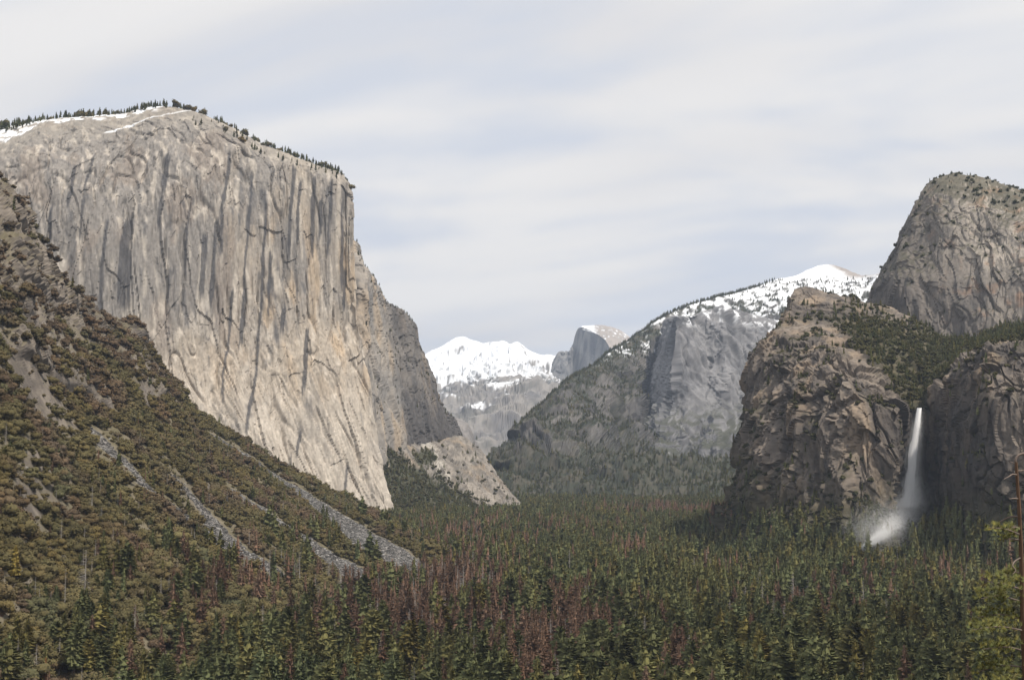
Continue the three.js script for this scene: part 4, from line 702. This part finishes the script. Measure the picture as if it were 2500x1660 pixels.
// ---------------------------------------------------------------- the waterfall
{
  const r = rngOf(95), fall = new THREE.Group(); fall.name = numbered('waterfall'); const lip = at(2245, 998, 1978), foot = at(2208, 1232, 1950); fall.position.copy(foot); scene.add(fall);
  tag(fall, 'tall white waterfall dropping into spray in the dark alcove of the crag', 'waterfall');
  const WATER = new THREE.MeshPhysicalMaterial({ color: new THREE.Color(0.95, 0.95, 0.95), roughness: 0.7, specularIntensity: 0.3 }); WATER.name = 'white_water';
  const line = [[2246, 996, 1990, 6.5], [2241, 1030, 1968, 8], [2237, 1062, 1958, 10], [2229, 1113, 1950, 12.5], [2223, 1166, 1944, 15], [2219, 1201, 1938, 18], [2213, 1238, 1932, 23]].map(([x, y, D, w]) => { const p = at(x, y, D); return [p.x - foot.x, p.y - foot.y, p.z - foot.z, w]; });
  const along = (t) => { const k = Math.min(line.length - 2, Math.floor(t * (line.length - 1))), f = t * (line.length - 1) - k; return line[k].map((v, i) => mix(v, line[k + 1][i], f)); };
  const T = new Tri();
  for (let s = 0; s < 900; s++) {                                       // falling strands, each a thin tapered blade of water
    const g = () => (r() + r() + r() - 1.5) / 1.5, u = g(), d = g(), t0 = s < 200 ? 0 : Math.pow(r(), 0.8) * 0.92, len = s < 200 ? 0.25 + 0.5 * r() : 0.06 + 0.2 * r(), n = 5, w = 0.45 + 0.7 * r(); let prev = null;
    for (let i = 0; i <= n; i++) { const t = Math.min(1, t0 + len * i / n), a = along(t), q = w * (i === n ? 0.2 : 1) * (s < 200 || i ? 1 : 0.3), x = a[0] + u * a[3] * 0.55 + 0.8 * n3(s, t * 9, 1), z = a[2] + d * a[3] * 0.5; const e = [[x - q, a[1], z], [x + q, a[1], z]]; if (prev) T.quad(prev[0], e[0], e[1], prev[1], nz(u, 0.25, 1), [1, 1, 1]); prev = e; }
  }
  mesh('water_stream', T.geo(), WATER, fall);
  // the run of white water below, and the drops of spray
  const drop = new THREE.OctahedronGeometry(1, 0), q = [];
  const put = (x, y, z, s) => q.push([x, y, z, s]);
  for (let i = 0; i < 130000; i++) { const t = Math.pow(r(), 0.5), a = along(t), g = () => (r() + r() + r() + r() - 2); put(a[0] + g() * a[3] * 0.75, a[1] + g() * 4, a[2] + 3 + g() * a[3], 0.05 + 0.08 * r()); }
  const path = [[2218, 1205, 24, 16, 22], [2208, 1240, 24, 18, 17], [2190, 1270, 26, 16, 12], [2162, 1299, 24, 12, 8], [2132, 1322, 18, 7, 4.5], [2104, 1341, 12, 2.6, 2]].map(([x, y, f, w, h]) => { const g = onPatch(CRAG, x, y), p = at(x, y, -g.z - f); return [p.x - foot.x, p.y - foot.y, p.z - foot.z, w, h]; });

  const onPath = (t) => { const k = Math.min(path.length - 2, Math.floor(t * (path.length - 1))), f = t * (path.length - 1) - k; return path[k].map((v, i) => mix(v, path[k + 1][i], f)); };
  for (let i = 0; i < 100000; i++) { const t = r(), a = onPath(t), g = () => (r() + r() + r() + r() - 2); const wd = mix(1.15, 0.8, t); put(a[0] + g() * a[3] * wd, a[1] + g() * a[4] * wd, a[2] + g() * a[3] * wd, 0.06 + 0.11 * r()); }
  for (let i = 0; i < 150000; i++) { const a = onPath(r() * 0.85), g = () => (r() + r() + r() - 1.5); put(a[0] - 6 + g() * 40, a[1] + 6 + g() * 30, a[2] + g() * 30, 0.05 + 0.07 * r()); }
  const im = new THREE.InstancedMesh(drop, WATER, q.length); im.name = numbered('spray');
  q.forEach((b, i) => { M4.compose(VP.set(b[0], b[1], b[2]), QT.setFromAxisAngle(UPV, i), VS.set(b[3], b[3] * 1.5, b[3])); im.setMatrixAt(i, M4); });
  im.userData.kind = 'stuff'; fall.add(im);
}
// ---------------------------------------------------------------- trees one can pick out
function single(kind, v, px, py, D, h, w, tint, label) { const p = at(px, py, D), q = { x: p.x, y: p.y, z: p.z, h, w, tint, turn: px, pick: 0.5 }; return standing(kind, v, q, label); }
{
  const on = (px, py) => { const p = onPatch(SLOPE, px, py), f = floorAt(px, py); return -p.z < -f[1] ? -p.z : -f[1]; };
  const list = [
    ['grey', 0, 156, 1500, 1384, 0.5, [1.5, 1.45, 1.4], 'pale slender bare snag on the brushy slope beside the wide grey dead tree'],
    ['grey', 1, 205, 1478, 1345, 1.15, [0.75, 0.72, 0.72], 'wide grey dead conifer standing above the brush beside the pale slender snag'],
    ['grey', 0, 222, 1270, 1185, 1.1, [0.6, 0.55, 0.55], 'grey brown dead conifer highest on the open brushy slope beside a scree strip'],
    ['grey', 1, 326, 1610, 1480, 0.8, [0.85, 0.87, 0.92], 'bluish grey dead conifer among green oaks near the bottom of the slope'],
    ['green', 2, 34, 1420, 1332, 1.1, [2.5, 1.9, 1.1], 'yellow green conifer alone in the brush at the edge of the slope'],
    ['green', 1, 538, 1665, 1567, 1.0, [2.4, 1.9, 1.0], 'yellowish conifer at the bottom of the slope below the green oaks'],
    ['green', 3, 701, 1580, 1510, 0.8, [2.6, 1.9, 1.1], 'golden green narrow conifer among the brown dead trees of the slope foot'],
    ['green', 0, 614, 1668, 1590, 0.9, [2.5, 1.9, 1.0], 'yellow green conifer between dead trees and oaks at the bottom'],
    ['green', 1, 1510, 1700, 1612, 1.1, [1.8, 1.9, 0.8], 'bright green conifer in front of the dark valley forest'],
    ['red', 1, 108, 1690, 1605, 1.0, [1.7, 1.25, 0.9], 'orange brown dead conifer at the bottom corner below the oaks'],
    ['red', 0, 16, 1700, 1632, 1.3, [2.3, 1.8, 0.8], 'golden orange conifer at the lowest corner of the slope'],
    ['red', 2, 1690, 1720, 1600, 0.95, [1.1, 0.95, 0.9], 'tall brown dead conifer alone among the green trees of the valley'],
    ['grey', 1, 2097, 1720, 1585, 1.1, [1.0, 1.0, 0.98], 'large pale grey dead conifer at the bottom among green conifers'],
    ['grey', 1, 2320, 1700, 1583, 1.0, [1.05, 1.02, 1.0], 'pale grey dead conifer beside the foreground pine'],
    ['grey', 0, 1660, 1425, 1372, 0.9, [1.35, 1.3, 1.3], 'light grey snag standing out in the middle of the valley forest'],
  ];
  for (const [kind, v, px, base, top, wide, tint, label] of list) { const D = px < 1250 ? on(px, base) : -floorAt(px, base)[1], h = (base - top) / FPX * D; single(kind, v, px, base, D, h, h * wide, tint, label); }
}
// ---------------------------------------------------------------- the pine close by at the right edge
{
  const r = rngOf(97), D = 46, base = at(2520, 2050, D), P = new THREE.Group(); P.name = numbered('foreground_pine'); P.position.copy(base); scene.add(P);
  tag(P, 'nearby pine with a bare broken top and yellow green needle tufts at the frame edge', 'pine tree');
  const loc = (px, py, dz = 0) => { const p = at(px, py, D + dz); return [p.x - base.x, p.y - base.y, p.z - base.z]; };
  const tube = (pts, r0, r1, name, mat, parent, seg = 24) => { const c = new THREE.CatmullRomCurve3(pts.map((p) => new THREE.Vector3(...p))), g = new THREE.TubeGeometry(c, seg, 1, 7), pos = g.attributes.position, col = new Float32Array(pos.count * 3); for (let i = 0; i <= seg; i++) { const o = c.getPointAt(i / seg), k = mix(r0, r1, i / seg); for (let j = 0; j <= 7; j++) { const q = i * 8 + j; const b = k * (1 + 0.25 * n3(i * 0.9, j * 1.3, px0)); pos.setXYZ(q, o.x + (pos.getX(q) - o.x) * b, o.y + (pos.getY(q) - o.y) * b, o.z + (pos.getZ(q) - o.z) * b); col.set([1, 1, 1].map((v) => v * (0.75 + 0.5 * Math.abs(n3(i * 2.1, j * 0.7, 3)))), 3 * q); } } g.setAttribute('color', new THREE.BufferAttribute(col, 3)); g.computeVertexNormals(); return mesh(name, g, mat, parent); };
  let px0 = 1;
  const TRUNK = tinted(BARK, [0.12, 0.075, 0.052], 'pine_bark'), DRY = tinted(BARK, [0.2, 0.16, 0.135], 'dry_wood'), NEEDLE = tinted(LEAF, [0.1, 0.11, 0.042], 'pine_needles');
  tube([loc(2520, 2060), loc(2506, 1660), loc(2499, 1500), loc(2496, 1380), loc(2491, 1260), loc(2486, 1180), loc(2482, 1128)], 0.16, 0.055, 'trunk', TRUNK, P, 40);
  tube([loc(2483, 1140), loc(2481, 1122), loc(2488, 1112), loc(2505, 1106), loc(2530, 1100, 1)], 0.05, 0.02, 'broken_top', DRY, P);
  const bare = [[[2486, 1160], [2474, 1158], [2464, 1164], [2452, 1170]], [[2486, 1150], [2496, 1149], [2512, 1146]], [[2488, 1218], [2477, 1217], [2465, 1218]], [[2490, 1262], [2474, 1261], [2458, 1266], [2440, 1276], [2420, 1292]], [[2491, 1290], [2478, 1287], [2462, 1290]], [[2484, 1136], [2474, 1130], [2466, 1127]], [[2497, 1360], [2478, 1372], [2474, 1382], [2482, 1392], [2474, 1402]]];
  for (const b of bare) { px0 += 3; tube(b.map(([x, y], i) => loc(x, y, i * 0.15 * (px0 % 2 ? 1 : -1))), 0.035, 0.012, 'bare_branch', DRY, P, 12); }
  const tufts = (pts, count, spread, parent) => {                         // needles in round tufts along a twig
    const T = new Tri(), c = new THREE.CatmullRomCurve3(pts.map((p) => new THREE.Vector3(...p)));
    for (let k = 0; k < count; k++) {
      const o = c.getPointAt(0.25 + 0.75 * r()), q = [o.x + (r() - 0.5) * spread * 1.6, o.y + (r() - 0.4) * spread, o.z + (r() - 0.5) * spread * 1.6], dir = nz(r() - 0.65, 0.35 + 0.5 * r(), r() - 0.5), s = 0.6 + 0.8 * r(), warm = r() * 0.25;
      for (let i = 0; i < 22; i++) { const d = nz(dir[0] + 1.7 * (r() - 0.5), dir[1] + 1.7 * (r() - 0.5), dir[2] + 1.7 * (r() - 0.5)), l = 0.11 + 0.1 * r(), w = nz(-d[1], d[0], d[2] * 0.3 + 0.2); T.tri([q[0] - w[0] * 0.007, q[1] - w[1] * 0.007, q[2] - w[2] * 0.007], [q[0] + w[0] * 0.007, q[1] + w[1] * 0.007, q[2] + w[2] * 0.007], [q[0] + d[0] * l, q[1] + d[1] * l, q[2] + d[2] * l], nz(d[0] * 0.5 + 0.4, d[1] * 0.5 + 0.8, d[2] * 0.5 + 0.4), [s * (1 + warm), s, s * (1 - warm)]); }
    }
    mesh('needles', T.geo(), NEEDLE, parent);
  };
  const leafy = [[2492, 1305, 2455, 1292, 2415, 1288, 40, 0.34], [2492, 1318, 2462, 1316, 2440, 1318, 22, 0.28], [2497, 1402, 2475, 1396, 2455, 1400, 34, 0.3], [2499, 1440, 2450, 1425, 2412, 1420, 75, 0.5], [2500, 1470, 2440, 1455, 2396, 1462, 85, 0.5], [2502, 1515, 2450, 1500, 2385, 1508, 85, 0.45], [2503, 1540, 2440, 1530, 2372, 1538, 85, 0.42], [2506, 1590, 2460, 1580, 2400, 1585, 90, 0.5], [2508, 1630, 2450, 1625, 2390, 1640, 95, 0.55], [2510, 1680, 2450, 1670, 2380, 1685, 80, 0.5], [2503, 1420, 2530, 1410, 2560, 1410, 30, 0.5], [2506, 1560, 2540, 1550, 2570, 1555, 40, 0.5]];
  leafy.forEach(([x0, y0, x1, y1, x2, y2, n, sp], i) => { px0 += 2; const dz = (i % 3 - 1) * 0.7, pts = [loc(x0, y0), loc(x1, y1, dz * 0.6), loc(x2, y2, dz)]; const b = tube(pts, 0.035, 0.01, 'branch', DRY, P, 12); tufts(pts, n, sp, b); });
}
//@@END

renderer.render(scene, camera);
